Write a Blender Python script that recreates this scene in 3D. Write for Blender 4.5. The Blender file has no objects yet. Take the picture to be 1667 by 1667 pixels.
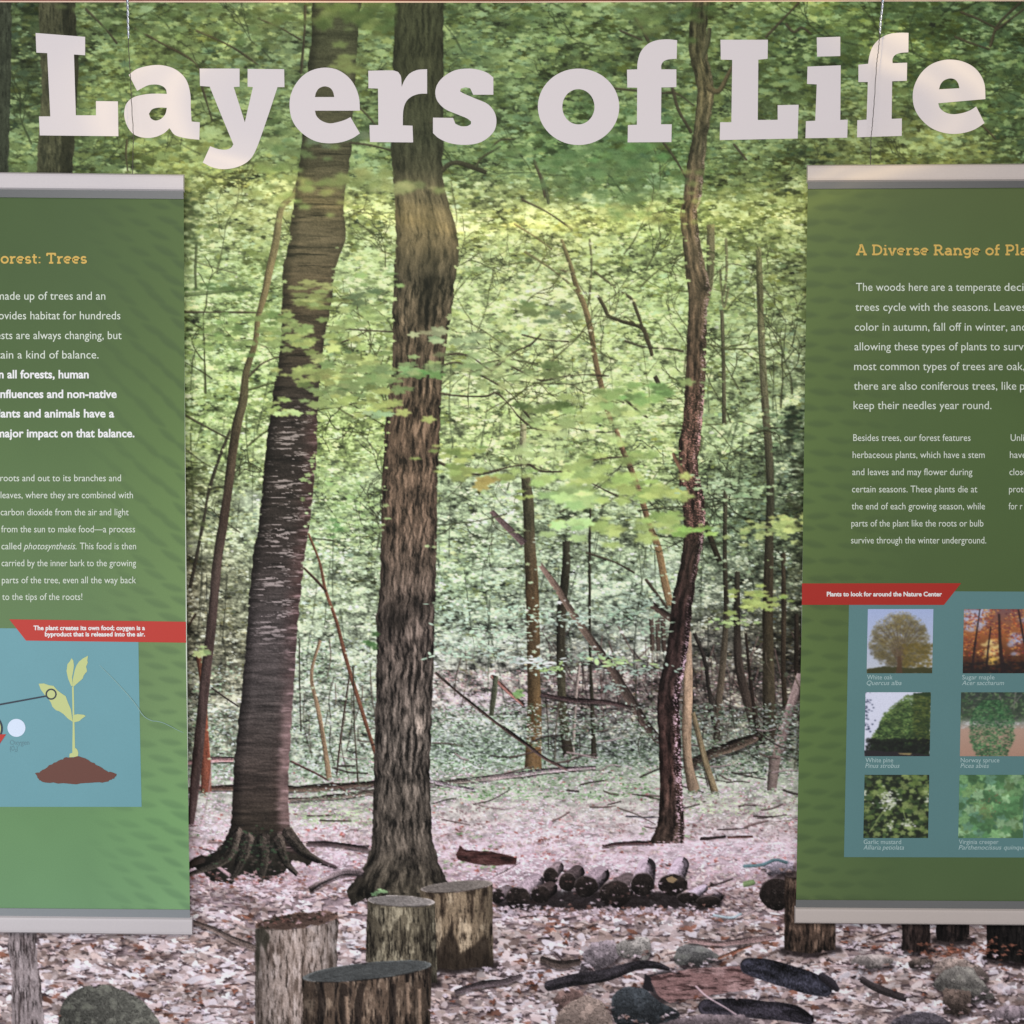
import bpy, math, random
import numpy as np
from mathutils import Vector, Matrix
from mathutils.geometry import tessellate_polygon

scene = bpy.context.scene
# ----------------------------------------------------------------------------
# CAMERA, WORLD, LAMPS, EXPOSURE
# ----------------------------------------------------------------------------
PX = 0.0015            # metres on the mural per pixel of the photograph
DIST = 4.0             # camera to mural
ZC = 1.55              # height of the camera
def W(x, y, d=0.):     # a point seen at (x, y) that stands d metres in front of the mural
    f = PX*(1-d/DIST); return Vector(((x-833.5)*f, -d, ZC+(833.5-y)*f))

cam = bpy.data.objects.new('camera', bpy.data.cameras.new('camera')); scene.collection.objects.link(cam)
cam.location = (0, -DIST, ZC); cam.rotation_euler = (math.pi/2, 0, 0)
cam.data.sensor_width = 36; cam.data.lens = 36*DIST/(1667*PX); cam.data.clip_start = .05; cam.data.clip_end = 100
scene.camera = cam

world = bpy.data.worlds.new('World'); scene.world = world; world.use_nodes = True
bg = world.node_tree.nodes['Background']; bg.inputs[0].default_value = (.93, .96, 1., 1); bg.inputs[1].default_value = .30

def lamp(name, kind, loc, target, energy, col, **kw):
    d = bpy.data.lights.new(name, kind); d.energy = energy; d.color = col
    for k, v in kw.items(): setattr(d, k, v)
    o = bpy.data.objects.new(name, d); scene.collection.objects.link(o); o.location = loc
    o.rotation_euler = (Vector(target)-Vector(loc)).to_track_quat('-Z', 'Y').to_euler(); return o
# soft ceiling light, a cooler window from the left, and an added warm spot patterned to imitate glare on the top of the mural
lamp('ceiling_light', 'AREA', (-.2, -4.6, 3.0), (0, 0, 1.75), 140, (1, .965, .93), shape='RECTANGLE', size=4.5, size_y=1.4)
lamp('window_light', 'AREA', (-3.6, -3.4, .7), (-.9, 0, .6), 75, (.90, .96, 1), shape='RECTANGLE', size=2.2, size_y=1.8)

def warm_ring():
    """an added spot whose shaped, broken warm ring stands in for glare on the top of the mural"""
    o = lamp('glare_ring_spot', 'SPOT', (.10, -1.7, 2.9), (.10, 0, 2.56), 34, (1, .80, .36), spot_size=math.radians(80), spot_blend=.3, shadow_soft_size=.01)
    d = o.data; d.use_nodes = True; nt = d.node_tree; n, l = nt.nodes, nt.links; em = next(x for x in n if x.type == 'EMISSION')
    def mth(op, a, b=None):
        q = n.new('ShaderNodeMath'); q.operation = op
        for i, v in enumerate((a, b)):
            if v is None: continue
            if isinstance(v, (int, float)): q.inputs[i].default_value = v
            else: l.new(v, q.inputs[i])
        return q.outputs[0]
    tc = n.new('ShaderNodeTexCoord'); sp = n.new('ShaderNodeSeparateXYZ'); l.new(tc.outputs['Normal'], sp.inputs[0])
    x = mth('DIVIDE', sp.outputs[0], sp.outputs[2]); y = mth('DIVIDE', sp.outputs[1], sp.outputs[2])
    nz = n.new('ShaderNodeTexNoise'); nz.inputs['Scale'].default_value = 4.5; nz.inputs['Detail'].default_value = 2; l.new(tc.outputs['Normal'], nz.inputs['Vector'])
    r = mth('SQRT', mth('ADD', mth('POWER', mth('ABSOLUTE', mth('DIVIDE', x, .60)), 2.0), mth('POWER', mth('ABSOLUTE', mth('DIVIDE', y, .172)), 2.0)))
    r = mth('ADD', r, mth('MULTIPLY', mth('SUBTRACT', nz.outputs[0], .5), .34))
    def ring(r0, w, k): return mth('MULTIPLY', mth('MAXIMUM', mth('SUBTRACT', 1, mth('DIVIDE', mth('ABSOLUTE', mth('SUBTRACT', r, r0)), w)), 0), k)
    band = mth('MULTIPLY', mth('ADD', mth('ADD', ring(1, .07, .8), ring(.90, .05, .6)), ring(1, .24, .45)), mth('POWER', nz.outputs[0], .8))
    l.new(mth('MULTIPLY', mth('POWER', band, 1.), 3.2), em.inputs['Strength'])
warm_ring()

vs = scene.view_settings; scene.display_settings.display_device = 'sRGB'
vs.view_transform = 'Standard'; vs.look = 'None'; vs.exposure = 0; vs.gamma = 1; vs.use_curve_mapping = False
scene.render.engine = 'CYCLES'
scene.cycles.max_bounces = 5

# ----------------------------------------------------------------------------
# HELPERS
# ----------------------------------------------------------------------------
def lin(c):
    c = np.asarray(c, np.float32)/255.; return np.where(c <= .04045, c/12.92, ((c+.055)/1.055)**2.4)

def material(name, rgb, rough=.5, grain=.05, scale=900., spec=.3, metal=0., bump=0., wear=.0, stretch=(1, 1, 1)):
    m = bpy.data.materials.new(name); m.use_nodes = True; nt = m.node_tree; n = nt.nodes; l = nt.links
    b = n['Principled BSDF']; b.inputs['Roughness'].default_value = rough; b.inputs['Metallic'].default_value = metal
    b.inputs['Specular IOR Level'].default_value = spec
    tc = n.new('ShaderNodeTexCoord'); mp = n.new('ShaderNodeMapping'); mp.inputs['Scale'].default_value = stretch
    l.new(tc.outputs['Object'], mp.inputs[0])
    nz = n.new('ShaderNodeTexNoise'); nz.inputs['Scale'].default_value = scale; nz.inputs['Detail'].default_value = 3
    l.new(mp.outputs[0], nz.inputs['Vector'])
    mr = n.new('ShaderNodeMapRange'); mr.inputs[1].default_value = .25; mr.inputs[2].default_value = .75
    mr.inputs[3].default_value = 1-grain*1.5; mr.inputs[4].default_value = 1+grain*1.5; l.new(nz.outputs[0], mr.inputs[0])
    mx = n.new('ShaderNodeVectorMath'); mx.operation = 'SCALE'
    if rgb is None:
        at = n.new('ShaderNodeAttribute'); at.attribute_name = 'ink'; l.new(at.outputs['Color'], mx.inputs[0])
    else:
        mx.inputs[0].default_value = tuple(lin(rgb))
    l.new(mr.outputs[0], mx.inputs['Scale']); last = mx.outputs[0]
    if wear:
        n2 = n.new('ShaderNodeTexNoise'); n2.inputs['Scale'].default_value = 7; n2.inputs['Detail'].default_value = 5; l.new(tc.outputs['Object'], n2.inputs['Vector'])
        m2 = n.new('ShaderNodeMapRange'); m2.inputs[3].default_value = 1-wear; m2.inputs[4].default_value = 1+wear; l.new(n2.outputs[0], m2.inputs[0])
        x2 = n.new('ShaderNodeVectorMath'); x2.operation = 'SCALE'; l.new(last, x2.inputs[0]); l.new(m2.outputs[0], x2.inputs['Scale']); last = x2.outputs[0]
    l.new(last, b.inputs['Base Color'])
    if bump:
        bp = n.new('ShaderNodeBump'); bp.inputs['Strength'].default_value = bump; bp.inputs['Distance'].default_value = .0006
        l.new(nz.outputs[0], bp.inputs['Height']); l.new(bp.outputs[0], b.inputs['Normal'])
    return m

def obj(name, verts, faces, m, parent=None, smooth=False):
    me = bpy.data.meshes.new(name); me.from_pydata([tuple(v) for v in verts], [], [tuple(f) for f in faces]); me.update()
    if smooth:
        for p in me.polygons: p.use_smooth = True
    o = bpy.data.objects.new(name, me); scene.collection.objects.link(o); me.materials.append(m)
    if parent is not None: hang(o, parent)
    return o
def hang(o, parent):
    o.parent = parent; o.matrix_parent_inverse = parent.matrix_world.inverted()
def thing(name, label, cat, loc, group=None):
    o = bpy.data.objects.new(name, None); scene.collection.objects.link(o); o.location = loc; o.empty_display_size = .1
    o.matrix_world = Matrix.Translation(loc); o['label'] = label; o['category'] = cat
    if group: o['group'] = group
    return o
def note(o, label): o['label'] = label; return o

def face(pts, d, holes=()):
    """flat filled outline (holes allowed) d metres in front of the mural"""
    loops = [[W(x, y, d) for x, y in pts]]+[[W(x, y, d) for x, y in h] for h in holes]
    v = [p for lp in loops for p in lp]
    f = []
    for t in tessellate_polygon(loops):
        a, b, c = (v[i] for i in t)
        f.append(t if (b-a).cross(c-a).y < 0 else t[::-1])
    return v, f
def flat(name, pts, d, m, parent, holes=()):
    v, f = face(pts, d, holes); return obj(name, v, f, m, parent)
def slab(name, pts, d0, d1, m, parent):
    """outline given in pixels, drawn out from d0 to d1 metres in front of the mural (same real size at both)"""
    c = PX*(1-d1/DIST); n = len(pts)
    fr = [W(x, y, d1) for x, y in pts]; bk = [Vector((p.x, -d0, p.z)) for p in fr]
    s = 1 if sum(fr[i-1].x*fr[i].z-fr[i].x*fr[i-1].z for i in range(n)) > 0 else -1
    fs = [tuple(range(n)), tuple(range(2*n-1, n-1, -1))]+[(i, n+i, n+(i+1) % n, (i+1) % n) for i in range(n)]
    return obj(name, fr+bk, fs if s > 0 else [f[::-1] for f in fs], m, parent)

def sheet_mesh(name, I, d, m, parent, mask=None, x0=None, warp=None):
    """a printed surface: the cells of ink grid I chosen by mask, as one flat mesh with its ink per vertex"""
    h, w = I.h, I.w
    cell = np.ones((h-1, w-1), bool) if mask is None else mask
    ii, jj = np.nonzero(cell); a = ii*w+jj
    q = np.stack([a, a+w, a+w+1, a+1], 1)
    u, inv = np.unique(q.ravel(), return_inverse=True)
    yi, xi = np.divmod(u, w); x = xi/I.k+I.x0; y = yi/I.k+I.y0
    if warp is not None: x, y = warp(x, y)
    f = PX*(1-d/DIST)
    co = np.stack([(x-833.5)*f, np.full(len(u), -d), ZC+(833.5-y)*f], 1)-np.array(parent.matrix_world.translation)[None]
    me = bpy.data.meshes.new(name); me.vertices.add(len(u)); me.vertices.foreach_set('co', co.astype(np.float32).ravel())
    nf = len(q); me.loops.add(nf*4); me.loops.foreach_set('vertex_index', inv.astype(np.int32).ravel())
    me.polygons.add(nf); me.polygons.foreach_set('loop_start', np.arange(0, nf*4, 4, dtype=np.int32))
    try: me.polygons.foreach_set('loop_total', np.full(nf, 4, np.int32))
    except Exception: pass
    at = me.attributes.new('ink', 'FLOAT_COLOR', 'POINT')
    c = np.ones((len(u), 4), np.float32); c[:, :3] = lin(np.clip(I.c.reshape(-1, 3)[u], 4, 246)); at.data.foreach_set('color', c.ravel())
    me.update(calc_edges=True); me.validate(); me.materials.append(m)
    o = bpy.data.objects.new(name, me); scene.collection.objects.link(o); o.parent = parent
    return o

# ----------------------------------------------------------------------------
# INK: what is printed on the mural and on the banner pictures, worked out as colours on a fine grid
# ----------------------------------------------------------------------------
def smooth_path(pts, n=8):
    p = np.asarray(pts, float)
    if len(p) < 3: return p
    q = np.vstack([2*p[0]-p[1], p, 2*p[-1]-p[-2]]); out = []
    for i in range(1, len(q)-2):
        t = np.linspace(0, 1, n, endpoint=False)[:, None]
        a, b, c, d = q[i-1], q[i], q[i+1], q[i+2]
        out.append(0.5*((2*b)+(-a+c)*t+(2*a-5*b+4*c-d)*t*t+(-a+3*b-3*c+d)*t**3))
    out.append(p[-1:]); return np.vstack(out)

def vnoise(h, w, cy, cx, seed):
    r = np.random.default_rng(seed)
    gh, gw = int(h/cy)+3, int(w/cx)+3
    g = r.random((gh, gw)).astype(np.float32)
    y = np.arange(h)/cy; x = np.arange(w)/cx
    yi = y.astype(int); xi = x.astype(int)
    fy = (y-yi)[:, None].astype(np.float32); fx = (x-xi)[None].astype(np.float32)
    fy = fy*fy*(3-2*fy); fx = fx*fx*(3-2*fx)
    top = g[yi][:, xi]*(1-fx)+g[yi][:, xi+1]*fx
    bot = g[yi+1][:, xi]*(1-fx)+g[yi+1][:, xi+1]*fx
    return top*(1-fy)+bot*fy

def fbm(h, w, cy, cx, seed, o=4):
    s = 0; a = 1; t = 0
    for i in range(o):
        s = s+a*vnoise(h, w, max(cy/2**i, 1.01), max(cx/2**i, 1.01), seed+17*i); t += a; a *= .6
    return s/t

def blur(a, s):
    r = max(1, int(3*s)); k = np.exp(-.5*(np.arange(-r, r+1)/s)**2); k /= k.sum()
    for ax in (0, 1):
        p = [(0, 0)]*a.ndim; p[ax] = (r, r); b = np.pad(a, p, mode='edge'); o = np.zeros_like(a)
        n = a.shape[ax]
        for i, kk in enumerate(k):
            o += np.float32(kk)*(b[i:i+n] if ax == 0 else b[:, i:i+n])
        a = o
    return a

def sample(a, y, x):          # bilinear lookup, mirrored at the edges
    h, w = a.shape; y = np.abs((np.asarray(y, float)+.37) % (2*h-4)-(h-2)); x = np.abs((np.asarray(x, float)+.61) % (2*w-4)-(w-2))
    yi = y.astype(int); xi = x.astype(int); fy = y-yi; fx = x-xi
    return (a[yi, xi]*(1-fx)+a[yi, xi+1]*fx)*(1-fy)+(a[yi+1, xi]*(1-fx)+a[yi+1, xi+1]*fx)*fy

NZ = [fbm(256, 256, 24, 24, 900+i, 5) for i in range(3)]
NF = [np.random.default_rng(50+i).random((256, 256)) for i in range(2)]

def leaf_stamp(size, rot, squash, kind, soft, seed):
    r = np.random.default_rng(seed)
    n = int(size*1.25)+3; ss = 3; m = n*ss
    yy, xx = np.mgrid[0:m, 0:m]; yy = (yy+.5)/ss-n/2; xx = (xx+.5)/ss-n/2
    yy = yy/squash
    c, s = math.cos(rot), math.sin(rot); u = xx*c+yy*s; v = -xx*s+yy*c
    R = np.hypot(u, v)/(size/2)+1e-6; th = np.arctan2(v, u)
    if kind == 'maple':
        lim = .50+.34*np.abs(np.cos(2.5*th))**1.4+.10*np.cos(th)+.06*np.cos(15*th+r.random()*6)
    elif kind == 'oval':
        lim = 1/np.sqrt(np.cos(th)**2+(np.sin(th)/.45)**2)*(1-.12*np.abs(np.sin(th*2)))
    elif kind == 'dead':
        lim = .62+.2*np.cos(3*th+r.random()*6)+.14*np.cos(5*th+r.random()*6)+.08*np.cos(9*th+r.random()*6)
    else:
        lim = .85+.1*np.cos(3*th+r.random()*6)
    a = np.clip((lim-R)*size/2+.5, 0, 1)
    a = a.reshape(n, ss, n, ss).mean((1, 3)).astype(np.float32)
    if soft > .3: a = blur(np.pad(a, int(2*soft)+1), soft)
    h = a.shape[0]; g = np.linspace(-1, 1, h, dtype=np.float32); an = r.random()*6.28
    sh = 1+.12*(g[:, None]*math.sin(an)+g[None]*math.cos(an))
    if kind == 'dead': sh = sh+.22*np.sign(g[:, None]*math.cos(rot)-g[None]*math.sin(rot))*r.random()
    return a, sh[..., None]

_lib = {}
def leaf(size, kind, soft, r, sq=(.3, .8), rot=None):
    s = max(2, int(round(size*2)/2)) if size < 12 else int(round(size/2)*2)
    v = int(r.integers(0, 14)); key = (s, kind, round(soft, 1), v, sq)
    if key not in _lib:
        rr = np.random.default_rng(abs(hash((s, v, len(kind), int(soft*10))))%99999)
        _lib[key] = leaf_stamp(s, rr.random()*6.28 if rot is None else rot+rr.normal()*.3, rr.uniform(*sq), kind, soft, v)
    return _lib[key]

class Ink:
    def __init__(self, x0, y0, x1, y1, k):
        self.x0, self.y0, self.k = x0, y0, k
        self.w = int(round((x1-x0)*k))+1; self.h = int(round((y1-y0)*k))+1
        self.c = np.zeros((self.h, self.w, 3), np.float32)
        self.lab = np.zeros((self.h, self.w), np.int16); self.names = ['foliage']; self.notes = [None]; self.par = [None]
    def new(self, name, note=None, par=None):
        self.names.append(name); self.notes.append(note); self.par.append(par); return len(self.names)-1
    def X(self, x): return (np.asarray(x, float)-self.x0)*self.k
    def Y(self, y): return (np.asarray(y, float)-self.y0)*self.k
    def box(self, xa, ya, xb, yb):
        i0 = max(0, int(math.floor(ya))); i1 = min(self.h, int(math.ceil(yb))+1)
        j0 = max(0, int(math.floor(xa))); j1 = min(self.w, int(math.ceil(xb))+1)
        return i0, max(i0, i1), j0, max(j0, j1)
    def over(self, b, a, col, lab=None):
        i0, i1, j0, j1 = b
        if i1 <= i0 or j1 <= j0: return
        d = self.c[i0:i1, j0:j1]; a3 = a[..., None].astype(np.float32)
        d += a3*(np.asarray(col, np.float32)-d)
        if lab is not None: self.lab[i0:i1, j0:j1][a > .5] = lab
    def stamp(self, st, x, y, col, al=1., lab=None):
        a, sh = st; n = a.shape[0]; i = int(round(self.Y(y)-n/2)); j = int(round(self.X(x)-n/2))
        i0, j0 = max(0, i), max(0, j); i1, j1 = min(self.h, i+n), min(self.w, j+n)
        if i1 <= i0 or j1 <= j0: return
        a = a[i0-i:i1-i, j0-j:j1-j]; sh = sh[i0-i:i1-i, j0-j:j1-j]
        d = self.c[i0:i1, j0:j1]; d += (al*a)[..., None]*(sh*col-d)
        if lab is not None: self.lab[i0:i1, j0:j1][a > .5] = lab
    def poly(self, pts, col, lab=None, al=1., tex=None, rough=0., seed=0, soft=0.):
        p = np.asarray(pts, float); px, py = self.X(p[:, 0]), self.Y(p[:, 1])
        b = self.box(px.min()-3, py.min()-3, px.max()+3, py.max()+3); i0, i1, j0, j1 = b
        if i1 <= i0 or j1 <= j0: return
        ss = 2
        yy, xx = np.mgrid[i0*ss:i1*ss, j0*ss:j1*ss]; yy = (yy+.5)/ss-.5; xx = (xx+.5)/ss-.5
        if rough:
            xx = xx+(sample(NZ[seed % 3], yy*2.3+seed*7, xx*2.3)-.5)*rough*4*self.k
            yy = yy+(sample(NZ[(seed+1) % 3], yy*2.3, xx*2.3+seed*5)-.5)*rough*4*self.k
        ins = np.zeros(xx.shape, bool)
        for k in range(len(px)):
            xa, ya, xb, yb = px[k-1], py[k-1], px[k], py[k]
            if ya == yb: continue
            c = (ya > yy) != (yb > yy)
            ins ^= c & (xx < (xb-xa)*(yy-ya)/(yb-ya)+xa)
        a = ins.reshape(i1-i0, ss, j1-j0, ss).mean((1, 3)).astype(np.float32)
        if soft: a = blur(a, soft*self.k)
        cc = np.asarray(col, np.float32)
        if tex is not None:
            yy, xx = np.mgrid[i0:i1, j0:j1]; cc = tex(xx/self.k+self.x0, yy/self.k+self.y0)
        self.over(b, a*al, cc, lab)
    def line(self, pts, w, col, lab=None, al=1., bark=.25, lit=.35, smooth=True, seed=0, rough=.8, side=1, cut=True):
        p = np.asarray(pts, float)
        ww = np.full(len(p), w, float) if np.isscalar(w) else np.asarray(w, float)
        q = np.column_stack([p, ww]); q = smooth_path(q) if smooth else q
        P = np.column_stack([self.X(q[:, 0]), self.Y(q[:, 1])]); Wd = q[:, 2]*self.k/2; m = Wd.max()+3
        b = self.box(P[:, 0].min()-m, P[:, 1].min()-m, P[:, 0].max()+m, P[:, 1].max()+m); i0, i1, j0, j1 = b
        if i1 <= i0 or j1 <= j0: return
        yy, xx = np.mgrid[i0:i1, j0:j1].astype(float)
        best = np.full(xx.shape, 1e9); U = np.zeros(xx.shape); V = np.zeros(xx.shape); L = 0
        for k in range(len(P)-1):
            d = P[k+1]-P[k]; l = math.hypot(*d)+1e-9
            lo, hi = np.minimum(P[k], P[k+1])-m, np.maximum(P[k], P[k+1])+m
            a0, a1 = max(0, int(lo[1])-i0), max(0, int(hi[1])+2-i0); c0, c1 = max(0, int(lo[0])-j0), max(0, int(hi[0])+2-j0)
            X, Y = xx[a0:a1, c0:c1], yy[a0:a1, c0:c1]
            if X.size == 0: L += l; continue
            tr = ((X-P[k, 0])*d[0]+(Y-P[k, 1])*d[1])/l**2; t = np.clip(tr, 0, 1)
            dx, dy = X-P[k, 0]-t*d[0], Y-P[k, 1]-t*d[1]; r = Wd[k]+t*(Wd[k+1]-Wd[k])
            s = np.hypot(dx, dy)-r
            if cut and Wd.max() > 2.2:
                j = (sample(NZ[2], Y*9, X*9)-.5)*Wd.max()*1.2
                if k == 0: s = np.maximum(s, -tr*l+j)
                if k == len(P)-2: s = np.maximum(s, (tr-1)*l+j)
            bb = best[a0:a1, c0:c1]; z = s < bb
            bb[z] = s[z]; sg = np.sign(d[0]*dy-d[1]*dx)
            U[a0:a1, c0:c1][z] = (sg*np.hypot(dx, dy)/np.maximum(r, .3))[z]; V[a0:a1, c0:c1][z] = (L+t*l)[z]; L += l
        n = sample(NZ[seed % 3], V*.9+seed*31, U*26+seed*13)
        a = np.clip(.5-best+(n-.5)*rough*2, 0, 1)*al
        sh = 1-lit*side*U*.6-lit*.25*U*U+bark*(sample(NZ[1], V*.7, U*30+seed)-.5)*2.2+bark*(sample(NF[0], V*1., U*9+seed*3)-.5)
        cc = np.asarray(col, np.float32)
        if cc.ndim == 2:                       # a colour per point along the path
            tt = np.linspace(0, 1, len(cc)); v = V/max(L, 1)
            cc = np.stack([np.interp(v, tt, cc[:, i]) for i in range(3)], -1)
        self.over(b, a, cc*sh[..., None], lab)
    def trunk(self, rows, tex, lab, rough=1.2, seed=0):
        r = np.asarray(rows, float); r = smooth_path(r, 6)
        ya, yb = self.Y(r[0, 0]), self.Y(r[-1, 0])
        b = self.box(self.X(r[:, 1].min()-6), ya, self.X(r[:, 2].max()+6), yb); i0, i1, j0, j1 = b
        yy, xx = np.mgrid[i0:i1, j0:j1]; y = yy/self.k+self.y0; x = xx/self.k+self.x0
        xl = np.interp(y, r[:, 0], r[:, 1]); xr = np.interp(y, r[:, 0], r[:, 2])
        xl = xl+(sample(NZ[0], y*1.9, y*0+seed)-.5)*rough*5; xr = xr+(sample(NZ[1], y*2.1, y*0+9+seed)-.5)*rough*5
        a = np.clip((x-xl)*self.k+.5, 0, 1)*np.clip((xr-x)*self.k+.5, 0, 1)
        self.over(b, a, tex((x-xl)/(xr-xl), y, x), lab)

def ramp(v, ks, cs):
    cs = np.asarray(cs, np.float32); return np.stack([np.interp(v, ks, cs[:, i]) for i in range(3)], -1)
def mix(a, b, t): return a+(np.asarray(b, np.float32)-a)*np.asarray(t)[..., None]
def sstep(a, b, x):
    t = np.clip((x-a)/(b-a), 0, 1); return t*t*(3-2*t)

# mean colours of the printed wood, read off by eye over (x, y)
TONES = [(-150,60,74,88,62),(60,60,82,98,66),(180,70,108,126,80),(320,90,112,132,86),(430,60,120,138,98),(610,80,128,146,96),(790,60,118,140,92),(960,80,118,140,88),
 (1090,60,110,130,86),(1200,90,110,130,80),(1330,60,98,122,74),(1480,90,92,116,70),(1600,80,90,115,74),(1800,80,80,100,64),
 (180,220,118,138,90),(330,240,132,146,92),(430,220,126,146,96),(600,230,132,154,102),(800,230,116,140,92),(960,250,100,130,80),(1060,270,106,136,84),(1220,220,116,136,88),(1420,230,126,138,86),
 (310,350,128,140,90),(400,330,168,176,118),(600,340,168,180,124),(790,360,170,180,122),(920,360,168,176,116),(1050,370,166,182,122),(1200,350,142,156,96),(1290,380,142,152,94),
 (330,440,160,178,128),(420,470,150,168,112),(600,460,172,188,134),(800,470,184,198,142),(920,480,188,198,144),(1060,480,168,186,126),(1200,480,148,166,114),(1290,470,152,164,114),
 (330,580,146,166,110),(420,590,152,172,116),(590,590,168,184,126),(800,590,176,190,138),(950,590,182,194,142),(1070,600,172,188,134),(1200,610,158,174,126),(1290,600,140,152,116),
 (330,700,140,158,104),(410,720,154,170,118),(570,720,162,180,118),(800,700,178,194,136),(950,720,176,192,136),(1060,730,170,186,130),(1190,720,150,168,124),(1290,720,112,126,100),
 (320,830,116,120,84),(400,840,170,184,150),(560,840,162,182,136),(780,830,170,186,150),(920,850,158,174,138),(1040,860,160,176,134),(1190,850,132,152,116),(1295,850,92,104,78),
 (315,960,108,98,78),(380,960,150,160,128),(560,960,170,186,150),(760,950,168,190,150),(900,960,164,178,152),(1020,960,160,178,150),(1180,960,134,146,122),(1290,960,92,98,74),
 (330,1060,130,130,104),(560,1060,178,192,160),(760,1050,176,192,166),(900,1060,146,152,136),(1010,1060,156,166,148),(1170,1060,118,114,102),(1290,1060,84,82,66),
 (340,1150,160,160,136),(560,1150,190,198,176),(770,1130,196,180,174),(940,1130,132,112,110),(1030,1140,140,120,116),(1180,1150,126,116,106),(1290,1150,110,100,92),
 (340,1220,170,176,150),(560,1220,196,206,180),(780,1210,162,182,162),(940,1210,150,160,148),(1040,1220,142,160,142),(1180,1220,140,146,128),(1290,1230,128,134,112)]

def tone_field(h, w, k, x0, y0, step=16):
    T = np.array(TONES, np.float32); hh, ww = h//step+2, w//step+2
    yy, xx = np.mgrid[0:hh, 0:ww]; X = xx*step/k+x0; Y = yy*step/k+y0
    num = np.zeros((hh, ww, 3)); den = np.zeros((hh, ww))
    for x, y, r, g, b in T:
        wgt = np.exp(-(((X-x)/75)**2+((Y-y)/60)**2))+1e-6/(1+((X-x)/200)**2+((Y-y)/200)**2)
        num += wgt[..., None]*np.array([r, g, b]); den += wgt
    f = (num/den[..., None]); f = (f*(1-.07*(1-sstep(220, 330, Y))+.10*sstep(280, 400, Y)*(1-.3*sstep(860, 1000, Y))*(1-sstep(1120, 1180, Y))*np.where(X > 1150, .5, 1))[..., None]).astype(np.float32)
    y = np.arange(h)/step; x = np.arange(w)/step; yi = y.astype(int); xi = x.astype(int)
    fy = (y-yi)[:, None, None].astype(np.float32); fx = (x-xi)[None, :, None].astype(np.float32)
    return (f[yi][:, xi]*(1-fx)+f[yi][:, xi+1]*fx)*(1-fy)+(f[yi+1][:, xi]*(1-fx)+f[yi+1][:, xi+1]*fx)*fy

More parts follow.
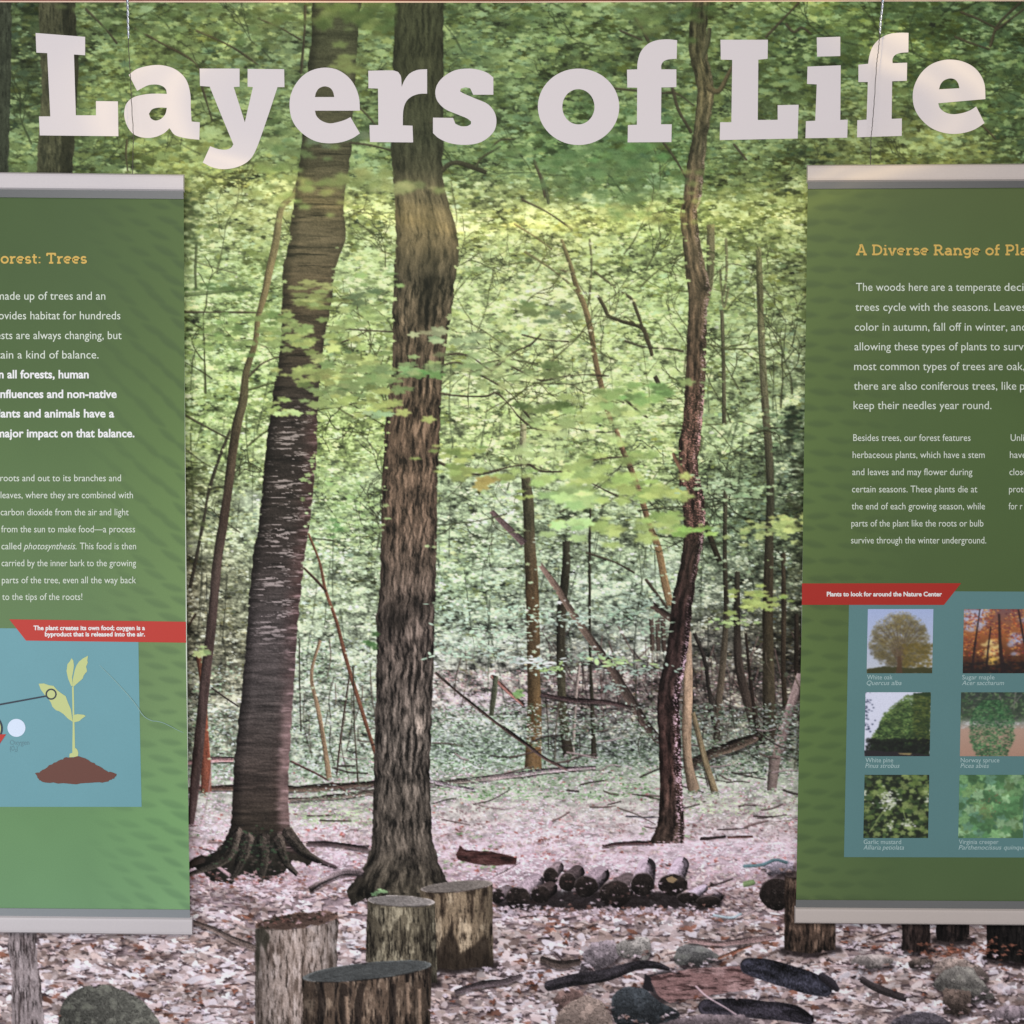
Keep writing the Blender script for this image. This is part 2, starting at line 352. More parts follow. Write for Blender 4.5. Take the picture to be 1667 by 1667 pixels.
def wood_background(I, r):
    k = I.k; h, w = I.h, I.w
    T = tone_field(h, w, k, I.x0, I.y0); I.T = T
    N1 = fbm(h, w, 20*k, 60*k, 1, 3); N2 = fbm(h, w, 10*k, 22*k, 2, 3); N3 = fbm(h, w, 50*k, 60*k, 3, 3)
    B = (N1-.5)*.9+(N2-.5)*1.0+(N3-.5)*.35; I.B = B
    fine = fbm(h, w, 6*k, 10*k, 4, 3); grit = vnoise(h, w, 2.2*k, 3*k, 5)
    v = .80+.55*B+1.05*(fine-.5)+.28*(grit-.5)
    pale = np.clip((v-1.0)*2.2, 0, .75)*(np.mgrid[0:h, 0:w][0]/k+I.y0 > 300)
    I.c[:] = mix(T*np.clip(v, .35, 1.6)[..., None], np.array([216, 220, 188]), pale)
    X0, X1 = I.x0, I.x0+w/k
    def at(x, y):
        i = min(h-1, max(0, int(I.Y(y)))); j = min(w-1, max(0, int(I.X(x)))); return T[i, j], B[i, j]
    def tint(t, f, y, e):
        col = t*f
        if f > 1.06:
            m = min(1, (f-1.06)*3.4)*.74
            hi = np.array([230, 235, 214]) if y > 760 else np.array([222, 231, 192]) if y > 290 else np.array([170, 188, 138])
            col = col*(1-m)+hi*m
        elif f < .85: col = col*np.array([.96, .98, .84])
        return np.clip(col+e*5*np.array([1, .3, -1]), 16, 243)
    def big(y): return float(np.interp(y, [0, 250, 330, 620, 800, 1000, 1200], [1.9, 1.8, 1.45, 1.35, 1.05, .85, .75]))
    def single(n, smin, smax, soft, con, al=.8):
        xs = r.uniform(X0, X1, n); ys = r.uniform(I.y0-5, 1215, n); ss = r.uniform(smin, smax, n); e = r.normal(0, 1, (n, 3))
        for i in range(n):
            t, b = at(xs[i], ys[i]); top = ys[i] < 290
            f = (1. if top else 1.05)+con*(.7*b+.21*e[i, 0])*(.75 if top else 1)
            I.stamp(leaf(ss[i]*k*big(ys[i]), 'maple' if ss[i] > 6 else 'oval', soft*k*(1.05 if top else 1), r), xs[i], ys[i], tint(t, f, ys[i], e[i, 1]), al)
    def sprays(n, smin, smax, soft, con, m=(6, 16), low=1200):
        for _ in range(n):
            x = r.uniform(X0, X1); y = r.uniform(I.y0-5, low); top = y < 290
            t, b = at(x, y); f0 = (1. if top else 1.05)+con*(.6*b+.21*r.normal())*(.75 if top else 1); sz = r.uniform(smin, smax)*big(y)
            a = r.normal()*.22+(.18 if r.random() < .5 else -.18); L = sz*r.uniform(2, 4.5); q = int(r.integers(*m)); ca, sa = math.cos(a), math.sin(a)
            for j in range(q):
                u = (j/q-.5)*2*L*.5; v = r.normal()*sz*.42
                X, Y = x+u*ca-v*sa, y+u*sa+v*ca+abs(u)*.12
                f = f0*(1+.10*r.normal())+.10*(v < 0)-.05
                I.stamp(leaf(sz*r.uniform(.65, 1.2)*k, 'maple' if sz > 6 else 'oval', soft*k*(1.05 if top else 1), r, (.22, .62)), X, Y, tint(t, f, y, r.normal()), .88)
    single(9000, 7, 13, .5, .9, .6)
    sprays(3000, 5, 10, .4, 1.3)
    single(11000, 5, 10, .2, 1.3)
    for n, cc, hi in ((2300, (226, 223, 220), True), (2600, (72, 84, 50), False)):       # holes of pale sky and dark gaps
        for _ in range(n):
            x, y = r.uniform(X0, X1), r.uniform(300, 1180); t, b = at(x, y); b = b+r.normal()*.14
            if (b > .16 if hi else b < -.10):
                I.stamp(leaf(r.uniform(3, 10)*k, 'blob' if hi else 'oval', .5*k, r, (.3, .7)), x, y, np.array(cc)*(1 if hi else t.mean()/135), r.uniform(.3, .75))
    for _ in range(230):                            # soft pale gaps where the far canopy is lit through
        x, y = r.uniform(300, 1320), r.normal(690, 190)
        if 360 < y < 1060: I.stamp(leaf(r.uniform(26, 60)*k, 'blob', 5*k, r, (.4, .8)), x, y, np.array([206, 216, 178]) if y < 760 else np.array([208, 218, 204]), r.uniform(.10, .30)*(1 if x < 1150 else .4))
    sprays(1900, 8, 15, .5, 1.15)
    sprays(1300, 5, 8, .3, 1.35, (8, 20))
    single(3500, 4, 9, .2, 1.3)
    sprays(420, 11, 16, .7, 1.0, (5, 12), 720)

def spray(I, r, cx, cy, rx, ry, n, size, col, soft=.6, al=.92, var=14, sq=(.25, .6), kind='maple', ang=0., lab=0):
    pts = r.normal(0, .5, (n, 2)); ca, sa = math.cos(ang), math.sin(ang)
    pts = pts[np.argsort(pts[:, 1])]
    for u, v in pts:
        x, y = u*rx, v*ry; X, Y = cx+x*ca-y*sa, cy+x*sa+y*ca
        c = np.array(col, float)*(1+r.normal()*.09)+r.normal()*var*np.array([.6, .35, .3])
        I.stamp(leaf(size*r.uniform(.7, 1.3)*I.k, kind, soft*I.k, r, sq), X, Y, np.clip(c, 10, 245), al, lab)

def ground(I, r):
    k = I.k; h, w = I.h, I.w; X0, X1 = I.x0, I.x0+w/k
    g = I.new('leaf_litter', 'pink and brown fallen leaves')
    yy, xx = np.mgrid[0:h, 0:w]; y = yy/k+I.y0
    wob = (fbm(h, w, 20*k, 50*k, 21, 3)-.5)*46
    base = ramp(y, [1200, 1260, 1330, 1375, 1440, 1480, 1560, 1700], [(150,170,144),(168,178,156),(190,184,176),(218,198,204),(172,150,156),(150,132,134),(136,120,120),(140,124,124)])
    n = fbm(h, w, 7*k, 16*k, 22, 4); base = base*(.62+.80*n)[..., None]
    a = sstep(1232, 1262, y+wob*.6)
    I.c[:] = I.c+(base-I.c)*a[..., None]; I.lab[a > .5] = g
    # low green growth, then litter from the back to the front
    for n_, ya, yb, s, cols, al in ((9000, 1146, 1266, 6, [(156,184,154),(190,208,188),(112,142,106),(214,224,214)], .85),):
        for yv in np.sort(r.uniform(ya, yb, n_)):
            I.stamp(leaf(r.uniform(.6, 1.4)*s*k, 'oval', .4*k, r, (.3, .6)), r.uniform(X0, X1), yv, np.array(cols[r.integers(len(cols))])*r.uniform(.62, 1.14), al)
    for _ in range(420):
        yv = r.uniform(1150, 1330); I.stamp(leaf(r.uniform(5, 16)*k, 'oval', .6*k, r, (.2, .4)), r.uniform(X0, X1), yv, np.array([(74,84,62),(96,80,76),(60,62,50)][r.integers(3)])*1., r.uniform(.25, .6))
    pal_far = [(236,220,226),(240,228,234),(228,204,212),(214,182,190),(196,150,154),(184,112,102),(222,212,208),(246,238,243)]
    pal_mid = [(224,206,211),(233,219,224),(212,192,196),(194,170,172),(166,138,136),(228,208,210),(148,120,120),(238,227,232)]
    pal_near = [(226,212,214),(236,226,230),(216,200,199),(204,185,182),(180,158,153),(224,207,204),(160,140,136),(242,234,238)]
    n_ = 24000; t = r.random(n_); ys = np.sort(np.concatenate([1236+(I.y0+h/k-1232)*(t**.95), r.uniform(1240, 1460, 17000)])); n_ = len(ys); xs = r.uniform(X0, X1, n_)
    for x, yv in zip(xs, ys):
        patch = float(sample(NZ[0], yv*.9, x*.35))
        f = sstep(1440, 1530, yv)
        if yv < 1335:
            gp = (1335-yv)/95
            if r.random() < gp*.75+(.3-patch)*.5: c = np.array([(160,182,146),(190,204,176),(128,154,112),(206,212,190)][r.integers(4)])
            else: c = np.array(pal_far[r.choice([0,1,2,3,6,7,4,5], p=[.18,.16,.17,.15,.14,.12,.05,.03])])*.95
            s = r.uniform(4, 9)
        elif yv < 1440:
            red = float(sample(NZ[1], yv*1.6, x*.5)) > .55; c = np.array(pal_far[r.integers(8)] if red else pal_far[r.choice([0,1,2,3,6,7])]); s = r.uniform(5, 12)
        else:
            c = np.array((pal_near if r.random() < f else pal_mid)[r.integers(8)])
            if r.random() < .035: c = np.array([152, 104, 86.])
            s = r.uniform(10, 18)+r.random()**1.7*26*f
        dap = float(sample(NZ[2], yv*1.5+40, x*.42)); shd = 1-.22*float(sstep(.50, .64, dap))*(yv > 1300)
        c = c*(.84+.36*patch)*r.uniform(.84, 1.08)*shd*(1 if shd > .98 else np.array([1., .97, .93]))
        if 1290 < yv < 1430 and patch < .33 and r.random() < .45: c = np.array([(158,182,138),(132,158,112),(190,204,168)][r.integers(3)])*r.uniform(.8, 1.05)
        st = leaf(s*k, 'dead' if r.random() < .6 else 'oval', .3*k, r, (.24, .7))
        I.stamp(st, x+.10*s, yv+.17*s, np.array([60, 46, 48])*(1.5 if yv < 1440 else 1.), .36 if yv > 1448 else .18)
        I.stamp(st, x, yv, np.clip(c, 15, 244), .93)
    for _ in range(330):                                    # dark gaps between the nearer leaves
        yv = r.uniform(1400, I.y0+h/k); x = r.uniform(X0, X1)
        I.stamp(leaf(r.uniform(4, 13)*k, 'oval', .5*k, r, (.25, .5)), x, yv, np.array([42, 34, 36.]), r.uniform(.4, .85))
    for _ in range(150):                                    # twigs
        yv = r.uniform(1290, I.y0+h/k); x = r.uniform(X0, X1); L = r.uniform(12, 55); q = r.normal()*.25
        c = np.array([(70,56,54),(120,98,94),(176,156,156)][r.integers(3)])
        I.line([(x, yv), (x+L*.5, yv+L*q*.5+r.normal()*2), (x+L, yv+L*q)], r.uniform(1.3, 3.2), c, g, .85)
    return g

def bark_cherry(u, y, x):
    n = sample(NZ[0], y*2.2+u*10, u*26); d = sample(NZ[1], y*4.4+9*np.sin(u*2.4+1), u*40+40); f = sample(NF[0], y*1.1, u*60); g = sample(NZ[2], y*.5, u*9)
    base = ramp(y, [0, 70, 140, 260, 380, 470, 580, 640, 700, 800, 900, 1000, 1130, 1280, 1350, 1400], [(70,72,54),(78,78,58),(88,84,64),(98,90,70),(110,96,76),(100,84,66),(76,64,54),(70,60,54),(64,55,52),(66,57,53),(72,62,60),(84,76,74),(94,86,82),(88,76,68),(66,58,48),(46,44,38)])
    c = base*(.52+.26*(f-.5)+.80*d+.26*(g-.5)*2)[..., None]
    ln = np.clip((sample(NZ[2], y*6.2+7*np.sin(u*2.2+.6)+6*(n-.5), u*44+y*.05)-.55)*6, 0, 1)*np.clip(n*2.4-.5, 0, 1)
    c = mix(c, base*.42, ln*.9*sstep(60, 300, y)*(1-.45*sstep(640, 720, y)))
    red = sstep(.58, 1.0, u+.10*(n-.5))*sstep(610, 720, y)*(1-.5*sstep(980, 1150, y))
    c = mix(c, np.array([118, 80, 76])*(.45+1.0*n)[..., None], red*.5)
    spk = np.clip((sample(NZ[1], y*3.2+5, u*48)-.56)*7, 0, 1)
    c = mix(c, np.array([206, 176, 176]), sstep(.70, .92, u)*sstep(640, 760, y)*spk*.62)
    lit = sstep(.74, .9, u+.08*(n-.5))*sstep(1060, 1200, y)*(1-sstep(1325, 1372, y))
    c = mix(c, np.array([156, 128, 124])*(.4+1.1*sample(NZ[1], y*2.0, u*60))[..., None], lit*.6)
    q = (sample(NZ[0], y*6.4+9*np.sin(u*2+.5), u*76+7)-.545)*11*(sample(NZ[2], y*2.6+30, u*90) > .44)
    lent = np.clip(q, 0, 1)*sstep(630, 690, y)*(1-sstep(1010, 1090, y))*np.clip(u*6, 0, 1)
    c = mix(c, np.array([184, 170, 166]), lent*.72)
    c = c*(1-.38*np.clip(1-u*5, 0, 1)-.22*np.clip((u-.93)*12, 0, 1)*(y < 620))[..., None]
    return mix(c, np.array([46, 50, 42])*(.4+1.2*n)[..., None], sstep(1345, 1395, y+34*(n-.5))*(u < .8)*.7)

def bark_oak(u, y, x):
    w = u*88; wob = 7*(sample(NZ[0], y*.55, w*.35)-.5)+4*(sample(NZ[2], y*1.5, w*.5+60)-.5)
    ridge = sample(NZ[1], y*.86+20, (w+wob)*4.4); fine = sample(NZ[2], y*1.5, (w+wob)*11); f = sample(NF[1], y*1., w*1.2)
    base = ramp(y, [0, 110, 230, 275, 310, 400, 450, 560, 700, 850, 1000, 1200, 1380, 1460], [(70,72,52),(66,66,48),(68,68,52),(76,72,56),(112,100,78),(114,98,76),(90,78,64),(98,82,68),(98,80,67),(99,81,69),(96,84,75),(94,86,77),(88,80,70),(74,68,56)])
    v = .5+1.7*(ridge-.30)+.9*(fine-.5)+.22*(f-.5); amt = .5+.5*sstep(400, 480, y)
    c = base*(1+amt*(v-.80)*1.0)[..., None]
    crack = np.clip((.42-ridge-.25*(fine-.5))*9, 0, 1); c = mix(c, base*.45, crack*amt*.75)
    hi = np.clip((ridge-.56)*7, 0, 1)*np.clip((fine-.42)*4, 0, 1); c = mix(c, base*1.55+12, hi*.75*sstep(380, 520, y)*(.35+.65*sstep(.2, .55, u)))
    c = c*(1-.30*np.clip(1-u*5, 0, 1)-.25*np.clip((u-.86)*7, 0, 1))[..., None]
    for kx, ky, rx, ry, am in ((.55,362,.16,16,-.30),(.62,372,.4,34,.18),(.60,468,.14,60,-.45),(.55,560,.12,90,-.3),(.3,1010,.22,24,-.5),(.7,985,.14,12,-.45),(.82,1185,.10,20,.45),(.6,545,.10,14,.35)):
        g = np.exp(-((u-kx)/rx)**2-((y-ky)/ry)**2); c = c*(1+am*g)[..., None]
    return c

def bark_dogwood(u, y, x):
    n = sample(NZ[1], y*.75, u*150+13+9*sample(NZ[2], y*1.1, u*9)); f = sample(NZ[0], y*2.6, u*170); d = sample(NF[0], y*1., u*21)
    base = ramp(y, [0, 60, 160, 240, 320, 360, 480, 600, 700, 800, 900, 1000, 1100, 1250, 1370], [(80,78,56),(76,72,52),(112,100,74),(80,73,57),(116,94,76),(104,87,69),(102,84,68),(92,72,60),(98,75,65),(86,63,56),(66,50,44),(62,45,42),(66,50,46),(78,56,50),(82,67,57)])
    c = base*np.clip(-.28+1.75*n+.80*f+.24*(d-.5), .3, 2)[..., None]
    sp = np.clip((f*.55+d*.45-.50)*9, 0, 1)
    edge = sstep(.66-.10*sstep(1080, 1150, y), .86, u+.18*(n-.5))
    am = np.interp(y, [0, 280, 330, 400, 560, 620, 700, 800, 960, 1040, 1080, 1330, 1372], [0, .25, .8, .35, .6, .75, .85, .8, .35, .5, .9, .95, .6])
    c = mix(c, np.array([222, 190, 200])*(.62+.6*f)[..., None], edge*sp*am)
    c = mix(c, np.array([196, 140, 128]), np.clip((f+d-1.14)*8, 0, 1)*.6*sstep(600, 680, y)*(1-sstep(830, 900, y)))
    return c*(1-.32*np.clip(1-u*3.5, 0, 1))[..., None]

def wood_tex(base, dark, light, vert=True, seed=0, mossy=None):
    def t(x, y):
        a, b = (y, x) if vert else (x, y)
        n = sample(NZ[seed % 3], a*.6+seed*11, b*3.4+seed*5); m = sample(NZ[(seed+1) % 3], a*1.0, b*2.4+seed*9); f = sample(NF[0], a*.6, b*1.+seed); g = sample(NZ[(seed+2) % 3], a*1.6+9, b*9)
        c = np.asarray(base, np.float32)*np.ones(x.shape+(1,), np.float32)
        c = mix(c, dark, np.clip((.50-n-.3*(g-.5))*5, 0, 1)*.85); c = mix(c, light, np.clip((m-.54+.3*(g-.5))*6, 0, 1)*.75)
        c = mix(c, np.asarray(dark)*.6, np.clip((.40-g)*7, 0, 1)*.6)
        return c*(.80+.22*f+.36*(g-.35))[..., None]
    return t

def rock_tex(base, seed=0, top=1.25, bot=.5, y0=0, y1=1, moss=None, lx=0., x0=0, x1=1):
    def t(x, y):
        n = sample(NZ[seed % 3], y*2.4+seed*17, x*2.0); f = sample(NZ[(seed+1) % 3], y*7, x*7+seed); g = sample(NF[1], y*.9, x*.9)
        v = np.clip((y-y0)/(y1-y0), 0, 1); s = top+(bot-top)*v**.9+.36*(n-.5)*2+.26*(f-.5)*2+.12*(g-.5)
        s = s+lx*(np.clip((x-x0)/(x1-x0), 0, 1)-.5)
        c = np.asarray(base, np.float32)*s[..., None]
        c = c*(1-.35*np.clip((.10-np.abs(n-.5))*10, 0, 1)*(f > .5))[..., None]
        c = mix(c, np.array([196, 188, 180]), np.clip((f-.66)*6, 0, 1)*.35)
        return mix(c, np.array([98, 104, 84]), np.clip((n-.55)*4, 0, 1)*.3) if moss else c
    return t

def stump(I, r, lab, L, R, top, bot, base, dark, light, face, tilt=0., ry=9, seed=0, taper=0., ragged=0.):
    cx = (L+R)/2; rx = (R-L)/2
    th = np.linspace(0, math.pi, 15)
    front = [(cx+rx*math.cos(a), top+tilt*(-math.cos(a))*-.5+ry*math.sin(a)) for a in th]      # right to left along the front rim
    body = front+[(L-taper, bot), (cx, bot+ry*.8), (R+taper, bot)]
    tx = wood_tex(base, dark, light, True, seed)
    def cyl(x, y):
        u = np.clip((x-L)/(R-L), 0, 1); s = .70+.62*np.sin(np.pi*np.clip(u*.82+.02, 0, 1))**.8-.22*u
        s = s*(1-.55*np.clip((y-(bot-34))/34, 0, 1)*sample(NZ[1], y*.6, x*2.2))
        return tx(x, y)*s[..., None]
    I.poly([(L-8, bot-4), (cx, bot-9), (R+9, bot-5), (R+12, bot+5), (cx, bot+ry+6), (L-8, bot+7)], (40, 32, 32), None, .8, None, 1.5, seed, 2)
    I.poly(body, base, lab, 1, cyl, .9+ragged, seed)
    th = np.linspace(0, 2*math.pi, 28, endpoint=False)
    e = [(cx+rx*math.cos(a), top+tilt*.5*math.cos(a)+ry*math.sin(a)) for a in th]
    def cut(x, y):
        d = np.hypot((x-cx)/rx, (y-top-tilt*.5*(x-cx)/rx)/ry); g = sample(NZ[0], d*60+y*.2, x*.8)
        f = sample(NF[1], y*1., x*.7)+.22*np.sin(d*38+5*g); th_ = np.arctan2((y-top)/ry, (x-cx)/rx); f = f-.5*np.clip(1-np.abs(np.sin(th_*1.5+seed))*9, 0, 1)*(d < .8)
        return np.asarray(face, np.float32)*(.62+.42*g+.2*f+.16*(x-L)/(R-L)+.34*np.clip(d*6-5.0, 0, 1)*(.3+f))[..., None]
    I.poly(e, face, I.new('cut_top', None, lab), 1, cut, .5+ragged, seed+3)
    I.line(e[3:12], 2.0, np.array(dark)*.8, None, .5, smooth=True)

def log_end(I, lab, x, y, rx, ry, bx, by, body, seed=0):
    I.line([(x, y), (bx, by)], [2*ry*.98, 2*ry*.8], body, lab, 1, .45, .8, False, seed, 1.4, side=1, cut=False)
    th = np.linspace(0, 2*math.pi, 20, endpoint=False)
    e = [(x+rx*math.cos(a), y+ry*math.sin(a)) for a in th]
    I.poly(e, (44, 36, 34), I.new('cut_end', None, lab), 1, rock_tex((56, 47, 43), seed, 1.25, .6, y-ry, y+ry), 1.7, seed)
    I.line([(x+rx*math.cos(a), y+ry*math.sin(a)) for a in np.linspace(3.3, 5.9, 7)], 1.6, (104, 92, 88), None, .7)

def paint_wood(I):
    r = np.random.default_rng(11)
    wood_background(I, r)
    N = I.new
    # strip of lit forest floor far behind, between the stems
    for _ in range(2600):
        y = 1092+abs(r.normal())*34; x = r.uniform(700, 1310)
        pale = (x < 880); c = np.array([(222,196,200),(206,166,168),(186,140,136)][r.integers(3)] if pale or r.random() < .4 else [(120,92,90),(92,74,72),(150,118,114)][r.integers(3)])
        if r.random() < (.75 if x < 1080 else .55): I.stamp(leaf(r.uniform(3, 9)*I.k, 'oval', .4*I.k, r, (.2, .5)), x, y, c*r.uniform(.8, 1.1), .7)
    for _ in range(700):
        I.stamp(leaf(r.uniform(3, 8)*I.k, 'oval', .4*I.k, r, (.2, .5)), r.uniform(720, 862), r.uniform(1128, 1162), np.array([232, 214, 222.])*r.uniform(.85, 1.05), .75)
    for _ in range(120):                       # thin dark stems deep in the wood
        x = r.uniform(300, 1320); y = r.uniform(560, 1060); L = r.uniform(40, 150); s = r.normal()*.16
        d = I.T[min(I.h-1, int(I.Y(y))), int(I.X(x))]*.52
        I.line([(x, y), (x+s*L*.5+r.normal()*2, y+L*.5), (x+s*L, y+L)], r.uniform(1.2, 2.6), d, 0, r.uniform(.3, .75), rough=1)
    for _ in range(70):
        x = r.uniform(880, 1320); y = r.uniform(1020, 1120); L = r.uniform(20, 80); s = r.normal()*.4
        I.line([(x, y), (x+s*L, y+L)], r.uniform(1.2, 3), np.array([92, 74, 68])*r.uniform(.6, 1.3), 0, .6, smooth=False)
    # ---- stems far behind
    def stem(name, pts, w, col, note=None, **kw):
        l = N(name, note); I.line(pts, w, col, l, 1, kw.pop('bark', .3), kw.pop('lit', .4), True, l, **kw); return l
    T = 'tree_trunk'
    stem(T, [(1157,365),(1157,420),(1155,470)], [14,13,11], (112,104,80))
    stem(T, [(1235,405),(1237,470),(1240,560),(1245,650),(1251,730),(1254,800),(1252,900),(1250,1000),(1251,1100),(1254,1205)], [9,11,11,12,13,12,15,17,19,24], [(120,118,84),(104,98,72),(122,118,92),(104,98,78),(84,80,64),(66,64,50),(70,60,46),(74,66,48),(84,76,58),(70,62,50)], 'slim straight trunk beside the right banner')
    stem(T, [(1175,505),(1178,590),(1179,690)], [6,6,7], (96,92,72))
    stem(T, [(1181,800),(1180,900),(1182,1000),(1176,1090),(1168,1160),(1167,1208)], [7,7,9,11,11,12], [(84,80,64),(70,66,52),(64,58,46),(92,84,68),(104,92,76),(70,62,52)])
    stem(T, [(1148,850),(1160,885),(1172,915)], [8,9,8], (58,52,40))
    stem(T, [(1200,930),(1200,1020),(1204,1090),(1222,1160),(1240,1216)], [8,11,14,15,18], [(66,62,50),(60,54,44),(72,62,54),(84,72,62),(64,54,46)], 'curved dark trunk among thin stems')
    stem(T, [(1130,1030),(1146,1070),(1154,1120),(1162,1180)], [5,6,6,7], (60,54,48))
    stem(T, [(1214,1030),(1222,1110),(1232,1180),(1243,1214)], [4,5,8,10], (58,48,40))
    stem(T, [(1275,900),(1276,990),(1275,1080),(1278,1150)], [7,8,8,9], (72,62,48))
    stem(T, [(1297,1000),(1296,1100)], [6,8], (60,52,42))
    stem(T, [(1304,1096),(1288,1150),(1272,1205),(1261,1260),(1256,1285)], [13,16,18,19,16], [(160,140,134),(150,130,124),(140,120,114),(124,108,100),(110,96,86)], 'pale leaning trunk at the edge of the right banner', side=-1)
    stem(T, [(1104,1015),(1062,985)], [12,10], (80,66,58))
    for xx in (1060, 1070, 1079): I.line([(xx, 1005), (xx+2, 1060)], 7, (80, 62, 54), 0, .8)
    stem(T, [(962,800),(960,880),(960,980),(961,1080),(964,1150),(966,1230)], [3,4,4,5,6,8], (66,62,50))
    stem(T, [(944,1080),(938,1130),(935,1180),(933,1232)], [4,5,5,4], (150,136,126))
    stem(T, [(852,690),(851,740)], [10,12], (150,146,116))
    stem(T, [(856,775),(860,820),(862,880),(866,950),(868,1020),(869,1100),(870,1170),(868,1250)], [15,18,19,21,21,21,23,27], [(86,80,62),(84,78,60),(92,78,58),(106,84,58),(100,82,58),(106,86,58),(116,90,58),(122,92,58)], 'straight brown trunk standing behind a thin stick')
    stem(T, [(922,880),(921,930),(914,1000),(913,1060),(914,1120),(918,1180),(924,1228)], [11,13,14,14,14,15,17], [(66,62,50),(62,58,46),(64,58,46),(70,66,52),(84,80,62),(78,72,54),(60,54,44)], 'slim dark trunk behind the brown one')
    stem('fallen_trunk', [(800,832),(826,858),(853,884)], [8,10,12], (112,92,92), side=-1)
    stem('fallen_trunk', [(880,920),(905,955),(930,995),(958,1036),(990,1080),(1020,1130),(1048,1175),(1074,1208)], [8,10,11,12,13,15,15,13], [(140,116,106),(134,112,98),(122,104,90),(108,92,80),(102,86,76),(92,78,70),(88,74,66),(80,66,60)], 'slanting fallen trunk leaning behind the reddish trunk', side=-1)
    stem('sapling', [(914,390),(928,430),(938,465),(952,500),(962,540),(970,590),(978,625),(986,660),(996,690)], [6,7,8,9,9,8,9,8,7], [(120,110,78),(122,104,76),(128,108,80),(124,102,78),(116,96,72)], 'slender sapling in two visible lengths')
    stem('sapling', [(1003,700),(1012,728),(1028,765),(1042,805),(1056,850),(1072,895),(1082,945),(1091,985)], [7,8,9,9,9,11,12,12], [(128,106,82),(116,92,72),(132,104,82),(126,100,76),(146,118,84),(148,122,88),(140,114,84)])
    stem('branch', [(973,481),(985,502),(991,514),(1012,523),(1044,533),(1055,556),(1062,580)], [5,6,6,6,7,7,5], (78,70,54))
    stem('branch', [(1013,477),(1029,488),(1038,510),(1045,532)], [4,5,5,5], (84,76,58))
    stem('branch', [(1066,612),(1074,628)], 7, (70, 62, 52))
    for p, w, c in (([(960,390),(963,430),(960,480),(957,500)],3,(96,90,66)),([(855,410),(895,436),(925,460),(945,485)],3.2,(112,102,74)),([(838,365),(870,385),(898,405)],2.6,(120,106,74)),([(968,442),(985,455),(1002,468)],3,(90,82,62)),
                    ([(915,440),(935,445)],3,(112,96,78)),([(880,285),(889,310),(893,330)],5,(82,86,66)),([(1018,555),(1050,565),(1090,568),(1112,572)],3,(70,64,52)),([(992,645),(1015,655)],3,(80,76,60)),([(1018,650),(1040,670),(1054,680)],3.4,(72,66,52)),
                    ([(900,690),(960,702),(1000,703)],2,(80,80,62)),([(1186,470),(1178,500),(1172,440)],3,(110,104,78)),([(1182,390),(1183,440),(1178,480)],4,(112,106,80)),([(1160,450),(1190,430),(1228,440)],2.2,(96,92,68)),
                    ([(310,420),(330,430),(385,445)],2.4,(120,124,92)),([(320,400),(318,440),(319,470)],4,(84,92,62)),([(300,480),(345,476),(400,470),(415,478)],6,(100,116,76)),([(375,700),(356,748),(340,800),(331,850),(318,915),(309,958)],[4,5,5,5,6,6],(60,52,44)),
                    ([(302,676),(330,692),(372,714)],3,(76,72,54)),([(302,1028),(318,1000)],3,(70,50,40))):
        I.line(p, w, np.array(c), 0, .85)
    # broad haze of small leaves partly over those stems
    def veil(n, xr, yr, s, cols, al=.85, soft=.5):
        for _ in range(n):
            x, y = r.uniform(*xr), r.uniform(*yr); i, j = int(I.Y(y)), int(I.X(x))
            if not (0 <= i < I.h and 0 <= j < I.w) or (I.lab[i, j] and r.random() < .75): continue
            c = np.array(cols[r.integers(len(cols))])*.55+I.T[i, j]*.55
            I.stamp(leaf(r.uniform(.6, 1.4)*s*I.k, 'maple', soft*I.k, r), x, y, np.clip(c*(1+.7*I.B[i, j]+r.normal()*.08), 20, 240), al, 0)
    G = [(178,194,130),(196,208,150),(150,172,106),(206,216,172),(120,146,84)]
    veil(380, (760, 1100), (380, 640), 10, G); veil(160, (1150, 1310), (400, 760), 10, G); veil(260, (780, 1090), (640, 820), 11, G)
    veil(140, (730, 900), (1020, 1070), 8, [(190,208,186),(160,186,150),(206,216,206)]); veil(170, (820, 1100), (880, 1010), 8, [(186,204,180),(150,176,140),(206,218,206)])
    veil(150, (1120, 1310), (800, 1000), 9, [(150,172,130),(176,196,160),(110,134,96)])
    veil(120, (300, 440), (500, 700), 9, G); veil(60, (300, 420), (720, 900), 8, G)
    def bough(x, y, a, L, w, col, al, depth=0):
        pts = [(x, y)]; n = 5
        for q in range(n):
            a += r.normal()*.16-.03*math.cos(a); x += L/n*math.cos(a); y += L/n*math.sin(a); pts.append((x, y))
            if depth < 2 and q > 0 and r.random() < .75: bough(x, y, a+r.choice([-1, 1])*r.uniform(.4, .9), L*r.uniform(.35, .6), w*.6, col, al, depth+1)
        I.line(pts, np.linspace(w, w*.45, n+1), col, 0, al, rough=1.)
    for _ in range(95):
        x, y = r.uniform(310, 1310), r.uniform(380, 900); i, j = int(I.Y(y)), int(I.X(x)); c = I.T[i, j]*r.uniform(.36, .52)*np.array([1.04, .96, .9])
        bough(x, y, r.choice([r.normal(-.25, .35), math.pi+r.normal(.25, .35), -1.3+r.normal()*.3]), r.uniform(50, 150), r.uniform(1.6, 3.2), c, r.uniform(.55, .9))
    for _ in range(34):
        x, y = r.uniform(0, 1667), r.uniform(15, 300); i, j = int(I.Y(y)), int(I.X(x))
        bough(x, y, r.choice([r.normal(-.2, .4), math.pi+r.normal(.2, .4)]), r.uniform(60, 150), r.uniform(1.8, 3.2), I.T[i, j]*.5, r.uniform(.5, .8))
    veil(420, (310, 1310), (380, 1000), 9, G, .8, .4); veil(260, (-50, 1700), (5, 300), 15, [(128,152,96),(104,130,80),(150,168,112)], .75, .6)
